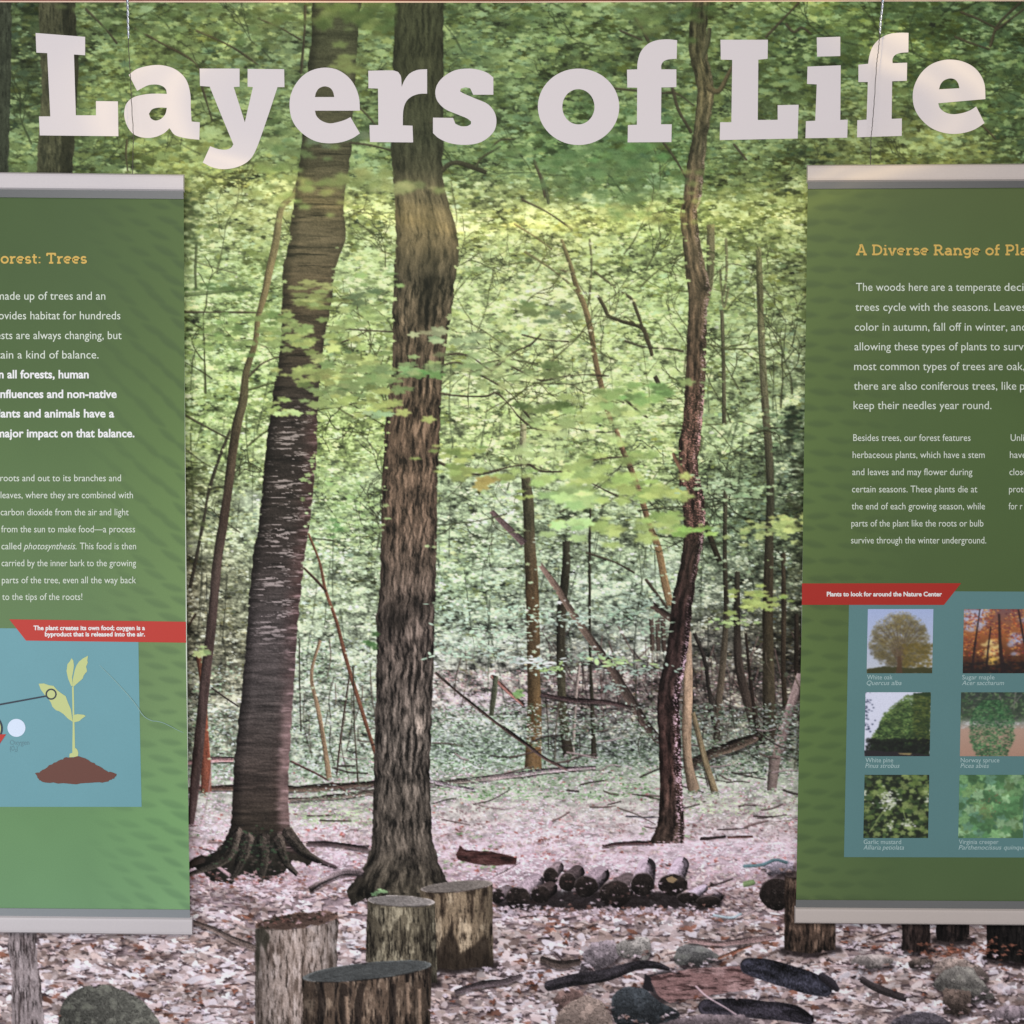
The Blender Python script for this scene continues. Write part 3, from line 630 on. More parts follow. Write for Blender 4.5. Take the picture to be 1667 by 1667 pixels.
    veil(520, (480, 1090), (850, 1190), 8, [(218,228,216),(194,214,188),(234,238,232),(168,196,156)], .85, .3)
    gl = ground(I, r)
    def bush(n, xa, xb, ya, yb, cols, s=8):
        for _ in range(n):
            x = r.uniform(xa, xb); y = yb-(yb-ya)*r.random()**1.6; i, j = int(I.Y(y)), int(I.X(x)); sh = .62+.7*float(sample(NZ[0], y*2.6, x*1.1))
            for _k in range(4): I.stamp(leaf(r.uniform(.6, 1.3)*s*I.k, 'oval', .3*I.k, r, (.25, .55)), x+r.normal()*9, y+r.normal()*4, np.clip(np.array(cols[r.integers(len(cols))])*sh*r.uniform(.85, 1.1), 20, 240), .88, 0)
    wg = [(206,220,206),(176,202,168),(146,176,136),(196,214,190),(110,134,98),(222,230,224),(88,106,80)]
    bush(420, 480, 615, 1040, 1262, wg); bush(420, 705, 870, 1150, 1250, wg); bush(260, 870, 1075, 1170, 1246, [tuple(c*.84 for c in q) for q in wg]); bush(300, 1110, 1310, 1150, 1262, [tuple(c*.74 for c in q) for q in wg]); bush(160, 310, 385, 1080, 1262, wg)
    bush(120, 720, 1060, 1262, 1300, [(150,184,136),(176,204,160),(120,156,104)], 9); bush(70, 480, 600, 1290, 1340, [(176,200,150),(196,216,172)], 8); bush(50, 1120, 1300, 1280, 1325, [(186,206,160),(200,214,180)], 9)
    for _ in range(40):
        x = r.choice([r.uniform(480, 615), r.uniform(705, 1075), r.uniform(1110, 1310)]); y = r.uniform(1040, 1200); L = r.uniform(30, 110)
        I.line([(x, y), (x+r.normal()*5, y+L*.5), (x+r.normal()*9, y+L)], r.uniform(1.1, 2.4), np.array([88, 78, 66.])*r.uniform(.6, 1.3), 0, r.uniform(.4, .8))
    # re-plant feet of the far stems in front of the low growth
    for p, w, c in (([(868,1215),(868,1252)],[24,28],(118,90,58)),([(922,1205),(926,1230)],[15,18],(66,60,48)),([(966,1200),(967,1234)],[7,9],(62,58,46)),([(1262,1230),(1256,1287)],[19,15],(122,106,98))):
        I.line(p, w, np.array(c), None, .9, smooth=False)
    def fl(name, p, w, c, note=None, **kw):
        ww = np.max(w)
        if ww > 5: I.line([(x+1, y+ww*.42) for x, y in p], np.asarray(w)*.7, (64, 54, 52), None, .55, rough=2)
        return stem(name, p, w, c, note, bark=.5, lit=.7, side=-1, rough=1.8, **kw)
    def foot(x, y, w, green=True, n=16):
        for _ in range(n):
            c = [(172,196,160),(140,168,128),(206,214,196),(214,192,196),(110,128,96)] if green else [(228,208,214),(204,176,182),(180,128,120),(120,96,94),(240,226,232)]
            I.stamp(leaf(r.uniform(4, 9)*I.k, 'oval' if green else 'dead', .3*I.k, r, (.25, .55)), x+r.normal()*w*.7, y+r.normal()*2.5, np.array(c[r.integers(5)])*r.uniform(.75, 1.05), .9, gl)
    fl('fallen_log', [(300,1284),(380,1282),(475,1284),(540,1281),(612,1276)], [6,8,10,10,9], [(96,70,62),(104,84,72),(104,88,74),(96,80,70),(84,70,62)], 'dark fallen log lying behind the two big trunks')
    fl('fallen_log', [(470,1302),(540,1297),(610,1289)], [4,7,9], (112,100,90))
    fl('fallen_log', [(690,1276),(760,1270),(830,1262),(900,1254),(970,1249)], [6,8,9,8,5], [(104,96,86),(124,114,106),(146,132,130),(150,136,136),(136,122,122)], 'long pale fallen log across the clearing')
    fl('fallen_log', [(700,1271),(735,1279),(772,1286)], [5,6,4], (150,138,140))
    fl('fallen_log', [(880,1130),(935,1140),(985,1143),(1030,1152)], [5,8,7,4], (80,64,62))
    fl('fallen_log', [(1122,1246),(1160,1226),(1200,1212),(1232,1200)], [14,17,17,13], [(64,55,47),(82,71,60),(92,80,68),(74,64,54)], 'thick mossy fallen log under the leaning stems')
    fl('fallen_log', [(300,1243),(345,1237),(380,1236)], [6,9,8], (166,132,128))
    fl('stick', [(710,1096),(745,1126),(790,1163),(845,1204),(890,1236),(922,1252)], [3,4,5,5,5,4], [(78,66,58),(74,62,56),(84,70,64),(80,66,60),(104,84,80)], 'thin stick leaning against the brown trunk')
    fl('stick', [(800,1100),(820,1118),(852,1148)], [5,7,5], (150,108,98))
    stem(T, [(807,1100),(804,1130),(800,1165)], [8,9,8], (92, 96, 76))
    for p, w, c in (([(502,868),(520,915),(530,962),(547,1010),(566,1082),(590,1160),(611,1228)],[3,4,5,5,6,6,5],(124,86,66)),([(495,925),(515,945),(530,962)],[3,4,4],(84,64,54)),([(521,1042),(507,1098),(517,1150),(527,1205),(536,1268)],[5,5,7,7,9],(150,128,100)),
                    ([(569,1100),(556,1190),(548,1262)],3,(92,76,66)),([(575,1085),(577,1180),(583,1275)],2.4,(92,84,70)),([(487,1040),(488,1120),(490,1190)],2,(80,76,64)),([(475,1240),(520,1262),(562,1287)],3,(104,76,70)),([(345,1120),(370,1138),(388,1150)],2.4,(70,60,54))):
        stem('sapling', p, w, np.array(c))
    stem('broken_stump', [(322,1062),(330,1120),(334,1200),(336,1292)], [7,9,12,18], [(112,74,54),(132,80,60),(146,84,62),(132,78,60)], 'rusty red broken stump at the edge of the left banner')
    fl('root', [(500,1372),(540,1374),(600,1382)], [6,8,8], (84,70,70))
    fl('root', [(980,1378),(1010,1373),(1062,1372)], [3,5,6], (84,62,62))
    fl('twig', [(1142,1365),(1180,1363)], [5,4], (70,56,56)); fl('twig', [(1186,1363),(1224,1362)], [5,4], (110,78,72)); fl('twig', [(1020,1329),(1075,1331)], [4,3], (96,92,96))
    veil(90, (870, 1080), (900, 1200), 8, [(190,206,184),(160,184,150),(120,146,112)], .85, .3); veil(70, (310, 350), (1040, 1290), 7, [(180,196,150),(150,170,130)]); veil(60, (1120, 1310), (1000, 1200), 8, [(150,172,130),(120,140,104)]); veil(40, (480, 610), (960, 1240), 8, [(190,206,170),(160,186,140)])
    for q in ((868,1252,16),(924,1230,11),(966,1234,7),(1254,1206,15),(1168,1210,9),(1241,1216,12),(1257,1287,13),(933,1234,5),(336,1292,14),(540,1270,8)): foot(*q)
    bush(60, 700, 1000, 1255, 1292, wg, 7); bush(40, 480, 612, 1270, 1302, wg, 7); bush(50, 1120, 1260, 1205, 1262, [tuple(c*.8 for c in q) for q in wg], 7)
    for _ in range(60):
        x, y = r.uniform(480, 1300), r.uniform(1180, 1345); L = r.uniform(14, 60); q = r.normal()*.22; I.line([(x, y), (x+L*.5, y+L*q*.5+r.normal()*2), (x+L, y+L*q)], r.uniform(1.2, 3), np.array([(92,76,70),(150,132,130),(64,54,50)][r.integers(3)])*1., None, .8)
    # ---- thin tree, dark trunks at the top left
    bk = lambda a, b: wood_tex(a, b, np.array(a)*1.25, True, 2)
    I.trunk([(0,-220,18),(60,-220,19),(160,-220,17),(280,-220,13),(420,-220,8)], lambda u, y, x: bk((62,66,56), (46,50,44))(x, y), N(T, 'dark trunk in the top left corner'))
    I.trunk([(0,63,122),(40,64,124),(90,66,128),(150,68,126),(220,63,122),(280,60,118),(420,52,114)], lambda u, y, x: bk((80,78,60), (58,58,46))(x, y)*(1-.35*sstep(.62, .66, u))[..., None], N(T, 'dim trunk standing behind the first letter'))
    l = stem(T, [(500,255),(487,295),(476,320),(458,340),(449,395),(441,430),(431,478),(421,515),(415,560),(401,605),(396,650),(386,690),(378,740),(371,800),(362,860),(353,920),(346,1000),(337,1080),(329,1160),(321,1240),(315,1300),(310,1345)],
             [8,9,8,10,12,12,11,9,9,11,14,15,15,14,15,15,15,16,16,17,14,10], [(110,100,76),(128,116,84),(134,116,84),(112,98,70),(92,84,62),(84,70,56),(76,60,52),(86,70,64),(80,64,58),(88,70,64),(84,66,60),(104,86,84)], 'thin leaning trunk beside the left banner')
    I.line([(345,1240),(338,1300),(325,1350)], [3,3,2], (168,148,146), None, .5)
    # ---- the three main trunks
    A = N(T, 'leaning cherry trunk with pale horizontal marks')
    I.poly([(378,1340),(474,1345),(492,1372),(512,1400),(500,1412),(478,1398),(462,1420),(430,1432),(395,1425),(378,1440),(350,1436),(316,1412),(300,1408),(340,1394),(362,1372)], (46,44,38), A, 1, lambda x, y: bark_cherry(np.clip((x-340)/170, 0, .75), 1345+(y-1345)*.3, x)*(.72+.5*sample(NZ[0], y*3, x*4))[..., None], 3.5, 3)
    I.trunk([(0,508,588),(60,507,583),(130,499,578),(210,493,573),(250,490,571),(330,478,560),(380,472,563),(392,471,562),(440,461,546),(500,459,538),(560,457,527),(640,445,519),(700,437,516),(745,431,515),(800,427,510),(860,420,503),(900,413,497),(980,405,488),(1060,400,482),(1140,392,477),(1200,386,473),(1260,380,470),(1320,378,470),(1350,374,473),(1372,366,480),(1388,358,486)], bark_cherry, A)
    I.line([(470,1360),(490,1385),(520,1402),(548,1412)], [20,14,9,5], (98,82,84), A, 1, .4, .6)
    I.line([(345,1404),(372,1424),(392,1440)], [5,6,4], (190,160,164), A, .9); I.line([(330,1398),(312,1406),(300,1420)], [14,10,6], (60,50,44), A)
    for p, w in (([(388,1350),(372,1392),(338,1412),(306,1424)],[20,16,11,6]),([(404,1360),(392,1404),(376,1434)],[22,16,8]),([(428,1362),(430,1404),(424,1436)],[24,17,8]),([(452,1362),(464,1400),(484,1424)],[20,14,7]),([(466,1352),(492,1384),(524,1404)],[20,15,7])):
        I.line(p, w, [(86,76,68),(74,68,58),(64,58,52)], A, .95, .7, .7, seed=int(p[0][0]), rough=2.2)
    for _ in range(46):
        I.stamp(leaf(r.uniform(6, 12)*I.k, 'dead', .3, r), r.choice([r.normal(352, 10), r.normal(408, 8), r.normal(448, 8), r.normal(496, 10)]), r.normal(1428, 7), np.array([(206,180,186),(176,140,140),(150,98,84),(120,92,90)][r.integers(4)]), .9, gl)
    for _ in range(170):
        I.stamp(leaf(r.uniform(4, 10)*I.k, 'maple', .3, r), r.normal(412, 30), r.normal(1386, 17), np.array([(58,78,54),(76,104,72),(34,38,32),(48,44,40),(96,84,76)][r.integers(5)]), .75)
    for _ in range(26):
        I.stamp(leaf(r.uniform(5, 12)*I.k, 'maple', .3, r), r.normal(410, 45), r.normal(1432, 6), np.array([(176,140,140),(150,90,70),(206,176,180)][r.integers(3)]), .9, gl)
    B = N(T, 'straight oak trunk with furrowed bark')
    I.poly([(606,1370),(704,1370),(712,1400),(726,1432),(740,1446),(730,1470),(690,1470),(640,1462),(620,1476),(596,1462),(572,1474),(564,1450),(582,1424),(598,1402)], (70,62,54), B, 1, lambda x, y: bark_oak(np.clip((x-570)/160, 0, 1), y, x)*.85, 2.2, 5)
    I.trunk([(0,643,722),(110,640,722),(230,637,722),(262,638,720),(300,641,723),(340,643,733),(380,645,744),(420,643,747),(460,641,740),(510,639,735),(560,640,727),(620,636,720),(680,628,717),(800,622,712),(900,620,711),(980,617,708),(1004,611,707),(1040,614,707),(1160,611,703),(1250,609,700),(1330,607,702),(1380,605,705),(1404,598,712),(1430,582,719),(1452,570,724)], bark_oak, B)
    fl('root', [(590,1420),(560,1420),(530,1432),(504,1448)], [12,11,9,7], [(110,96,96),(136,120,122),(140,124,124),(70,60,56)])
    C = N(T, 'knobbly reddish trunk with pale speckled edge')
    stem(T, [(1119,1030),(1120,1110),(1118,1180),(1120,1240),(1130,1288)], [12,15,15,14,20], [(150,128,110),(172,146,120),(166,140,114),(150,128,104),(130,112,92)], 'pale trunk just behind the reddish one')
    stem(T, [(1128,1160),(1138,1200),(1150,1245),(1164,1290)], [7,9,10,12], (132,118,90))
    I.trunk([(0,1127,1155),(60,1121,1150),(90,1123,1152),(130,1132,1160),(160,1135,1162),(220,1128,1152),(270,1118,1147),(320,1113,1142),(345,1108,1135),(380,1110,1138),(420,1114,1145),(460,1118,1155),(475,1120,1158),(500,1121,1152),(560,1118,1150),(640,1115,1147),(700,1110,1142),(720,1105,1140),(760,1105,1136),(800,1107,1144),(830,1112,1148),(880,1113,1145),(920,1107,1137),(980,1094,1128),(1040,1088,1122),(1080,1081,1116),(1120,1072,1109),(1150,1070,1106),(1200,1072,1108),(1260,1074,1110),(1300,1074,1112),(1330,1072,1113),(1352,1067,1114),(1372,1057,1113)], bark_dogwood, C, .9, 4)
    I.line([(1152,142),(1170,148),(1187,118),(1196,105)], [10,8,6,6], (96,84,62), C); I.line([(1143,95),(1152,70),(1155,45)], [6,7,6], (84,80,60), C)
    I.line([(1112,768),(1100,748),(1096,738)], [8,6,4], (120,92,74), C)
    for q in ((1090,1374,24,False,40),(1132,1290,14),(1164,1292,10),(640,1474,40,False,26),(430,1432,50,False,40),(520,1412,16,False,12),(314,1346,9,False,12)): foot(*q)
    for _ in range(230):
        y = r.uniform(300, 1000); sd = r.integers(2); q = r.integers(3)
        xe = (np.interp(y, [330,640,1000], [[478,560],[445,519],[405,488]][0][sd:sd+1]*1+[[445,519][sd],[405,488][sd]]) if q == 0 else np.interp(y, [300,400,640,1000], [[641,723][sd],[643,746][sd],[635,720][sd],[614,707][sd]]) if q == 1 else np.interp(y, [320,480,700,860,1000], [[1113,1142][sd],[1120,1157][sd],[1110,1142][sd],[1113,1146][sd],[1092,1126][sd]]))
        i, j = int(I.Y(y)), int(I.X(xe)); c = I.T[i, j]*r.uniform(.75, 1.2); I.stamp(leaf(r.uniform(5, 13)*I.k*(1.2 if y < 650 else .8), 'maple', .45*I.k, r), xe+(2*sd-1)*r.uniform(-2, 5), y, np.clip(c, 20, 235), .9, 0)
    br = N('branch', 'short dead branch on the oak trunk'); I.line([(720,278),(730,268),(746,265),(768,272),(792,281)], [7,7,7,8,6], (66,62,48), br); I.line([(775,272),(783,258),(800,247),(815,238)], [3,3,3,2], (74,74,54), br)
    # ---- twigs
    tc = (66, 56, 46)
    for p, w in (([(724,578),(748,576),(770,583),(798,602),(812,594),(832,575),(862,562),(880,545)],2.6),([(722,594),(745,590),(765,602),(800,620),(830,640),(850,665),(870,690)],2.2),([(716,640),(742,644),(790,645),(808,640),(830,660),(846,680),(872,698),(905,702)],2.6),
                 ([(714,752),(735,762),(770,772),(800,768),(830,760),(860,756),(875,765),(893,768),(925,766),(955,752),(985,746),(1012,744)],3.4),([(818,588),(845,603),(880,619),(910,614),(950,610),(990,612)],2.4),([(925,766),(960,785),(1000,805),(1030,815)],2.),
                 ([(302,508),(420,509),(470,515),(540,532),(600,538),(640,540)],2.6),([(405,613),(430,590),(470,577),(510,570),(560,556),(585,545),(600,538)],2.4),([(850,545),(885,553),(925,556)],2),([(955,900),(1000,915),(1032,932)],2.6),([(1052,944),(1070,968),(1086,990)],4),
                 ([(220,47),(262,70),(318,103),(330,145),(345,195)],3),([(140,15),(170,45),(190,70)],3),([(320,50),(375,75),(420,105)],2.6),([(207,228),(205,250),(208,278)],2.4),([(420,30),(455,45),(490,65)],2.2),([(497,10),(495,60),(490,120)],3.4),
                 ([(570,232),(600,236),(635,244)],3),([(585,175),(600,190),(612,205)],2),([(800,240),(815,228),(840,226)],2),([(1000,144),(1040,148),(1070,152),(1100,152),(1130,172)],3),([(1095,145),(1105,180),(1125,215)],4.5),([(1080,232),(1100,260),(1117,290)],3),
                 ([(1035,30),(1048,52),(1056,68)],5),([(1010,50),(1045,65)],2.6),([(1247,60),(1300,5)],3.4),([(1280,40),(1292,52),(1305,45),(1320,55)],3.4),([(1565,20),(1590,30),(1620,45)],3.4),([(1612,75),(1625,40),(1660,5)],4),([(1620,50),(1667,15)],3),([(1195,235),(1215,260)],3),
                 ([(1555,60),(1580,70),(1610,80)],3),([(1600,205),(1620,225)],2.4),([(870,262),(880,290),(887,320)],4),([(850,325),(890,345),(930,372)],2.4),([(700,200),(740,190)],2),([(1640,280),(1667,270)],2)):
        I.line(p, w, np.array(tc)*(1.15 if p[0][1] > 260 else 1.05), N('twig'), .9, rough=1.1)
    # ---- nearer sprays of leaves, each over what stands behind it
    S = lambda *a, **kw: spray(I, r, *a, **kw)
    dg, lg, yg = (100,122,72), (160,178,112), (176,190,124)
    S(560,28,90,26,40,30,(94,110,64),soft=2.2,al=.9,sq=(.4,.8)); S(300,40,200,50,70,24,(100,118,74),soft=2.0,al=.75); S(1060,30,60,40,30,26,(104,124,74),soft=2.2,al=.8); S(1130,24,26,24,12,26,(92,112,64),soft=2)
    S(570,100,40,30,9,30,(132,140,88),soft=1.6); S(585,110,22,20,6,26,(120,132,80),soft=1.5); S(480,238,70,26,30,26,(112,130,84),soft=1.8,al=.85); S(560,225,60,16,10,30,(96,112,88),soft=2)
    S(560,300,150,20,40,30,(140,148,94),soft=2.2,al=.85); S(470,295,60,40,24,26,(126,142,88),soft=2,al=.85); S(660,306,60,9,9,30,(148,150,104),soft=2,al=.85)
    S(985,285,130,60,80,32,(104,132,86),soft=1.,al=.5,sq=(.4,.8)); S(1000,320,120,26,24,32,(98,124,80),soft=.9,al=.55); S(900,250,90,40,40,22,(104,134,84),soft=1.8,al=.7); S(1040,250,60,30,20,28,(98,134,80),soft=2,al=.8)
    S(1020,350,80,30,30,24,(168,176,116),soft=2.2,al=.6); S(1190,330,110,60,60,20,(150,160,96),soft=1.8,al=.6)
    S(500,478,62,20,20,34,(158,164,106),soft=.9,ang=-.25,sq=(.18,.3)); S(515,500,55,16,12,32,(128,134,82),soft=.9,ang=-.25,sq=(.18,.3))
    S(610,470,50,30,14,24,(150,172,112),soft=.9,al=.85); S(600,480,36,12,6,26,(112,128,92),soft=.8); S(580,520,60,30,24,28,(152,170,112),soft=.9,al=.85)
    S(470,545,70,26,34,26,(146,162,104),soft=.9); S(440,520,70,20,24,24,(130,150,92),soft=.9); S(510,565,70,18,16,28,(158,168,104),soft=.8); S(570,590,60,26,26,30,(166,180,116),soft=.9,al=.9)
    S(520,610,80,20,26,30,(150,160,100),soft=.9); S(600,610,70,22,30,30,(140,158,104),soft=.9,al=.9); S(560,640,60,16,22,26,(132,148,100),soft=.9); S(660,602,46,14,15,30,(132,158,108),soft=.7,sq=(.3,.5)); S(690,606,18,12,5,30,(116,152,92),soft=.7); S(640,628,40,10,8,28,(130,148,98),soft=.8)
    S(600,655,70,22,20,30,(160,172,106),soft=.9); S(625,676,30,8,5,26,(160,184,140),soft=.6); S(450,660,40,16,12,24,(160,178,112),soft=.8); S(470,672,24,8,6,24,(178,198,140),soft=.6); S(520,660,40,12,8,26,(146,160,104),soft=.8)
    S(695,540,30,6,5,30,(160,166,130),soft=.8); S(712,555,34,7,6,28,(140,158,120),soft=.8); S(360,470,70,10,20,24,(94,118,72),soft=1,sq=(.2,.4)); S(370,560,70,40,40,20,(136,158,98),soft=.9,al=.8)
    S(390,350,90,50,50,18,(172,178,118),soft=1.3,al=.55); S(312,350,14,60,40,16,(74,88,56),soft=1.2,al=.8); S(315,800,16,60,40,16,(86,92,58),soft=1.2,al=.7)
    S(770,740,70,14,14,34,(158,172,104),soft=1.1,sq=(.2,.4)); S(780,772,60,10,10,34,(150,164,98),soft=1.1,sq=(.2,.4)); S(790,786,26,8,4,32,(160,144,88),soft=1.1); S(735,770,22,14,6,30,(160,176,108),soft=1.)
    S(760,600,60,22,20,30,(140,160,112),soft=1.2,al=.7); S(820,610,90,24,24,28,(170,182,128),soft=1.1,al=.75); S(780,560,50,16,9,30,(146,162,124),soft=1.1,al=.8); S(900,510,50,14,9,30,(120,138,104),soft=1.2,al=.8); S(860,505,16,14,3,32,(124,140,90),soft=1); S(895,605,16,16,4,34,(106,122,78),soft=1.1); S(905,660,26,14,4,34,(116,132,80),soft=1.1); S(865,665,30,10,4,30,(112,128,80),soft=1)
    S(1010,650,90,26,26,34,(164,184,120),soft=1.2,al=.85); S(950,690,90,26,26,32,(178,194,132),soft=1.3,al=.75); S(1050,640,50,22,12,36,(134,168,104),soft=1.2); S(960,640,40,16,8,30,(150,168,108),soft=1)
    S(920,770,80,24,22,36,(168,190,120),soft=1.4,al=.85); S(1000,790,90,26,26,40,(166,186,112),soft=1.4,al=.85); S(960,810,60,16,12,44,(182,208,140),soft=1.3); S(1050,800,70,22,18,40,(172,188,114),soft=1.4,al=.9); S(1030,850,70,22,16,40,(176,192,118),soft=1.5,al=.9); S(1090,850,40,14,10,36,(164,188,112),soft=1.2); S(1122,864,34,9,7,30,(150,184,100),soft=.8); S(925,860,50,16,10,34,(178,206,140),soft=1.1); S(990,740,70,14,12,34,(162,180,112),soft=1.2,al=.85)
    S(860,745,40,12,8,28,(184,200,140),soft=1); S(880,730,60,20,16,26,(190,206,150),soft=1.1,al=.7); S(850,810,20,8,4,26,(170,186,110),soft=.8); S(730,900,30,40,24,14,(190,208,150),soft=.7,al=.8)
    hb = (186,206,188)
    for q in ((860,1000,60,16,60),(800,1030,70,16,60),(930,1010,50,14,40),(1010,1000,60,14,60),(1040,985,60,20,50),(760,1060,60,18,60),(850,1075,80,10,60),(890,1090,40,12,36),(960,1070,60,14,50),(1030,1090,60,12,50),(1000,1120,30,8,24),(740,1000,40,26,50),(1060,1020,30,20,30)):
        S(q[0],q[1],q[2],q[3],q[4],11,np.array(hb)*r.uniform(.85,1.05)-np.array([10,0,16])*r.random(),soft=.4,kind='oval',var=10,sq=(.3,.5),ang=r.normal()*.12)
    S(870,1078,44,7,26,13,(206,216,208),soft=.4,kind='oval'); S(900,1090,22,8,14,13,(166,196,128),soft=.4,kind='oval'); S(1020,1078,70,8,30,14,(176,204,140),soft=.5,kind='oval'); S(845,1130,12,10,6,16,(140,176,110),soft=.6)
    S(1250,865,70,20,40,20,(170,186,120),soft=.8,al=.85); S(1280,850,40,12,20,22,(184,196,124),soft=.8); S(1250,975,60,14,24,24,(168,184,104),soft=.8); S(1230,985,30,8,8,26,(176,192,112),soft=.7); S(1220,800,70,20,44,14,(156,178,136),soft=.6); S(1180,790,60,14,34,13,(176,196,158),soft=.6); S(1190,1015,40,10,20,14,(160,184,120),soft=.5); S(1290,690,14,40,40,18,(52,62,46),soft=1); S(1300,800,12,90,50,16,(56,62,44),soft=1,al=.8)
    S(1270,700,40,40,24,16,(120,140,104),soft=.8,al=.7); S(570,830,50,60,90,14,(160,184,124),soft=.5,al=.8); S(530,790,30,40,40,14,(166,190,128),soft=.5,al=.8); S(545,860,20,20,12,16,(120,156,100),soft=.6)
    S(600,1050,16,20,6,18,(90,130,76),soft=.7); S(332,1060,10,8,5,22,(160,182,120),soft=.6)
    # ---- stumps, logs and stones near the front
    l = N('log', 'dark red rotten log on the leaves'); I.poly([(742,1392),(748,1376),(760,1384),(800,1386),(842,1396),(840,1408),(790,1410),(745,1400)], (80,50,46), l, 1, wood_tex((92,58,54),(52,34,32),(120,84,78),False,1), 1)
    fl('stick', [(804,1428),(822,1420),(846,1406)], [3,4,3], (214,190,194))
    bodies = [(810,1459,10,12,826,1450,(110,98,100)),(896,1426,12,13,908,1412,(128,112,114)),(924,1436,14,15,940,1420,(84,72,72)),(843,1462,20,18,872,1436,(150,134,140)),(954,1444,19,18,978,1424,(136,120,126)),(880,1456,16,14,896,1446,(70,58,56)),(1002,1456,26,22,1022,1438,(92,80,80)),(1046,1440,19,19,1052,1412,(160,144,152)),(1096,1440,24,17,1108,1408,(168,152,162)),(1120,1462,18,9,1146,1446,(166,152,164)),(1154,1468,20,9,1170,1460,(60,52,54)),(1264,1456,27,26,1280,1440,(90,78,78))]
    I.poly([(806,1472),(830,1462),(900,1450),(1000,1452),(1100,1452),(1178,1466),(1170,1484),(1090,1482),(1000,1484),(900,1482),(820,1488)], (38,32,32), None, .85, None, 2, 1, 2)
    for i, q in enumerate(bodies): log_end(I, N('log', 'log with a dark cut end in the low pile' if i == 4 else None), *q, seed=i)
    I.poly([(1084,1430),(1094,1426),(1104,1432),(1096,1438),(1088,1436)], (176,150,110), None, .8, None, .6, 2)
    for _ in range(260):
        x = r.uniform(800, 1180)
        if r.random() < .3: I.stamp(leaf(r.uniform(5, 11)*I.k, 'dead', .25, r), x, 1450+r.normal()*14, np.array([(206,186,192),(120,90,84),(60,50,48),(186,160,166)][r.integers(4)])*r.uniform(.8, 1), .9)
        I.stamp(leaf(r.uniform(7, 16)*I.k, 'dead', .25, r), x, 1484+r.normal()*5, np.array([(206,186,192),(186,164,164),(158,116,104),(222,206,214)][r.integers(4)])*r.uniform(.8, 1), .95, gl)
    st = lambda *a, **kw: stump(I, r, N('tree_stump', kw.pop('note', None)), *a, **kw)
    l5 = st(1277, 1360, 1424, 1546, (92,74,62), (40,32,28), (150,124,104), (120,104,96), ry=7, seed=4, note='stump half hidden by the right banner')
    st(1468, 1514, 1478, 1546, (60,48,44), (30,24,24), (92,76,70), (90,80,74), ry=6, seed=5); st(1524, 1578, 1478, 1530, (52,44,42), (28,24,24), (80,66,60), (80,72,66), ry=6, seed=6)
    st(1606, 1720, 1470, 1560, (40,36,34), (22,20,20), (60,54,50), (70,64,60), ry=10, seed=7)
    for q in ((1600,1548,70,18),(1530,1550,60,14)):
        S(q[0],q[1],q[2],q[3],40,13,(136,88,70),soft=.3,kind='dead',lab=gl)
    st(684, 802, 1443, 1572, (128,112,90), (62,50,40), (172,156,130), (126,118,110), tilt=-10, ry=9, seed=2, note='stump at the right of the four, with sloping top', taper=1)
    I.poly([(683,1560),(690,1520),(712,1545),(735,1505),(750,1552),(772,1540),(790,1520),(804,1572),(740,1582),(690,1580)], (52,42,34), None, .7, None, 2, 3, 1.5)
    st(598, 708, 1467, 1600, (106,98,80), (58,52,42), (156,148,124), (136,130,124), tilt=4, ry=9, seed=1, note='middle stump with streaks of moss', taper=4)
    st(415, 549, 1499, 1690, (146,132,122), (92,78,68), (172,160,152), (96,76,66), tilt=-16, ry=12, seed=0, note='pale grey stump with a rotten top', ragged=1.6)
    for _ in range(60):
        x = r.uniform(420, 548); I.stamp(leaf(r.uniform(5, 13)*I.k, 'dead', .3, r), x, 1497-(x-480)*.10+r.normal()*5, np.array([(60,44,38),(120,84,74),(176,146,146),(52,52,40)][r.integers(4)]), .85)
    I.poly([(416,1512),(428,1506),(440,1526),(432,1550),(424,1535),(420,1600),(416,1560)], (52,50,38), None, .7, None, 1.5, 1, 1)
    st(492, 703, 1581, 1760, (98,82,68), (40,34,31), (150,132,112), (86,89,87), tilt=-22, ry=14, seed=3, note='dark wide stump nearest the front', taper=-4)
    for x in (520, 560, 590, 640): I.line([(x, 1602), (x+r.normal()*4, 1640), (x+r.normal()*5, 1700)], [9, 12, 8], (34, 28, 26), None, .55, rough=2)
    for x, ya, yb in ((563, 1622, 1668), (662, 1600, 1650), (682, 1610, 1700)): I.line([(x, ya), (x+3, yb)], [5, 7], (172, 146, 122), None, .6, rough=2)
    ivl = N('seedling', 'small green seedling at the foot of the oak'); S(622,1452,14,5,5,16,(150,184,130),soft=.3,lab=ivl)
    def rock(name, pts, base, seed=0, note=None, **kw):
        p = np.asarray(pts, float); q = smooth_path(np.vstack([p, p[:1]]), 5) if seed == 1 else p
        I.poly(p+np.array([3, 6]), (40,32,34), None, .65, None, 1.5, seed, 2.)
        l = N(name, note); I.poly(q, base, l, 1, rock_tex(base, seed, y0=p[:, 1].min(), y1=p[:, 1].max(), x0=p[:, 0].min(), x1=p[:, 0].max(), **kw), 1. if seed == 1 else 2.2, seed)
        wd = p[:, 0].max()-p[:, 0].min()
        for _ in range(int(4+wd/9)):
            u = r.random(); xx = p[:, 0].min()+u*wd; yb = np.interp(abs(u-.5)*2, [0, 1], [p[:, 1].max(), p[:, 1].max()*.6+p[:, 1].min()*.4])
            st_ = leaf(r.uniform(7, 15)*I.k, 'dead', .25, r, (.3, .7)); I.stamp(st_, xx+1, yb+2, np.array([44, 34, 36.]), .5); I.stamp(st_, xx, yb+r.normal()*2, np.array([(206,188,192),(182,162,160),(150,120,110),(222,208,214)][r.integers(4)])*r.uniform(.8, 1.02), .95, gl)
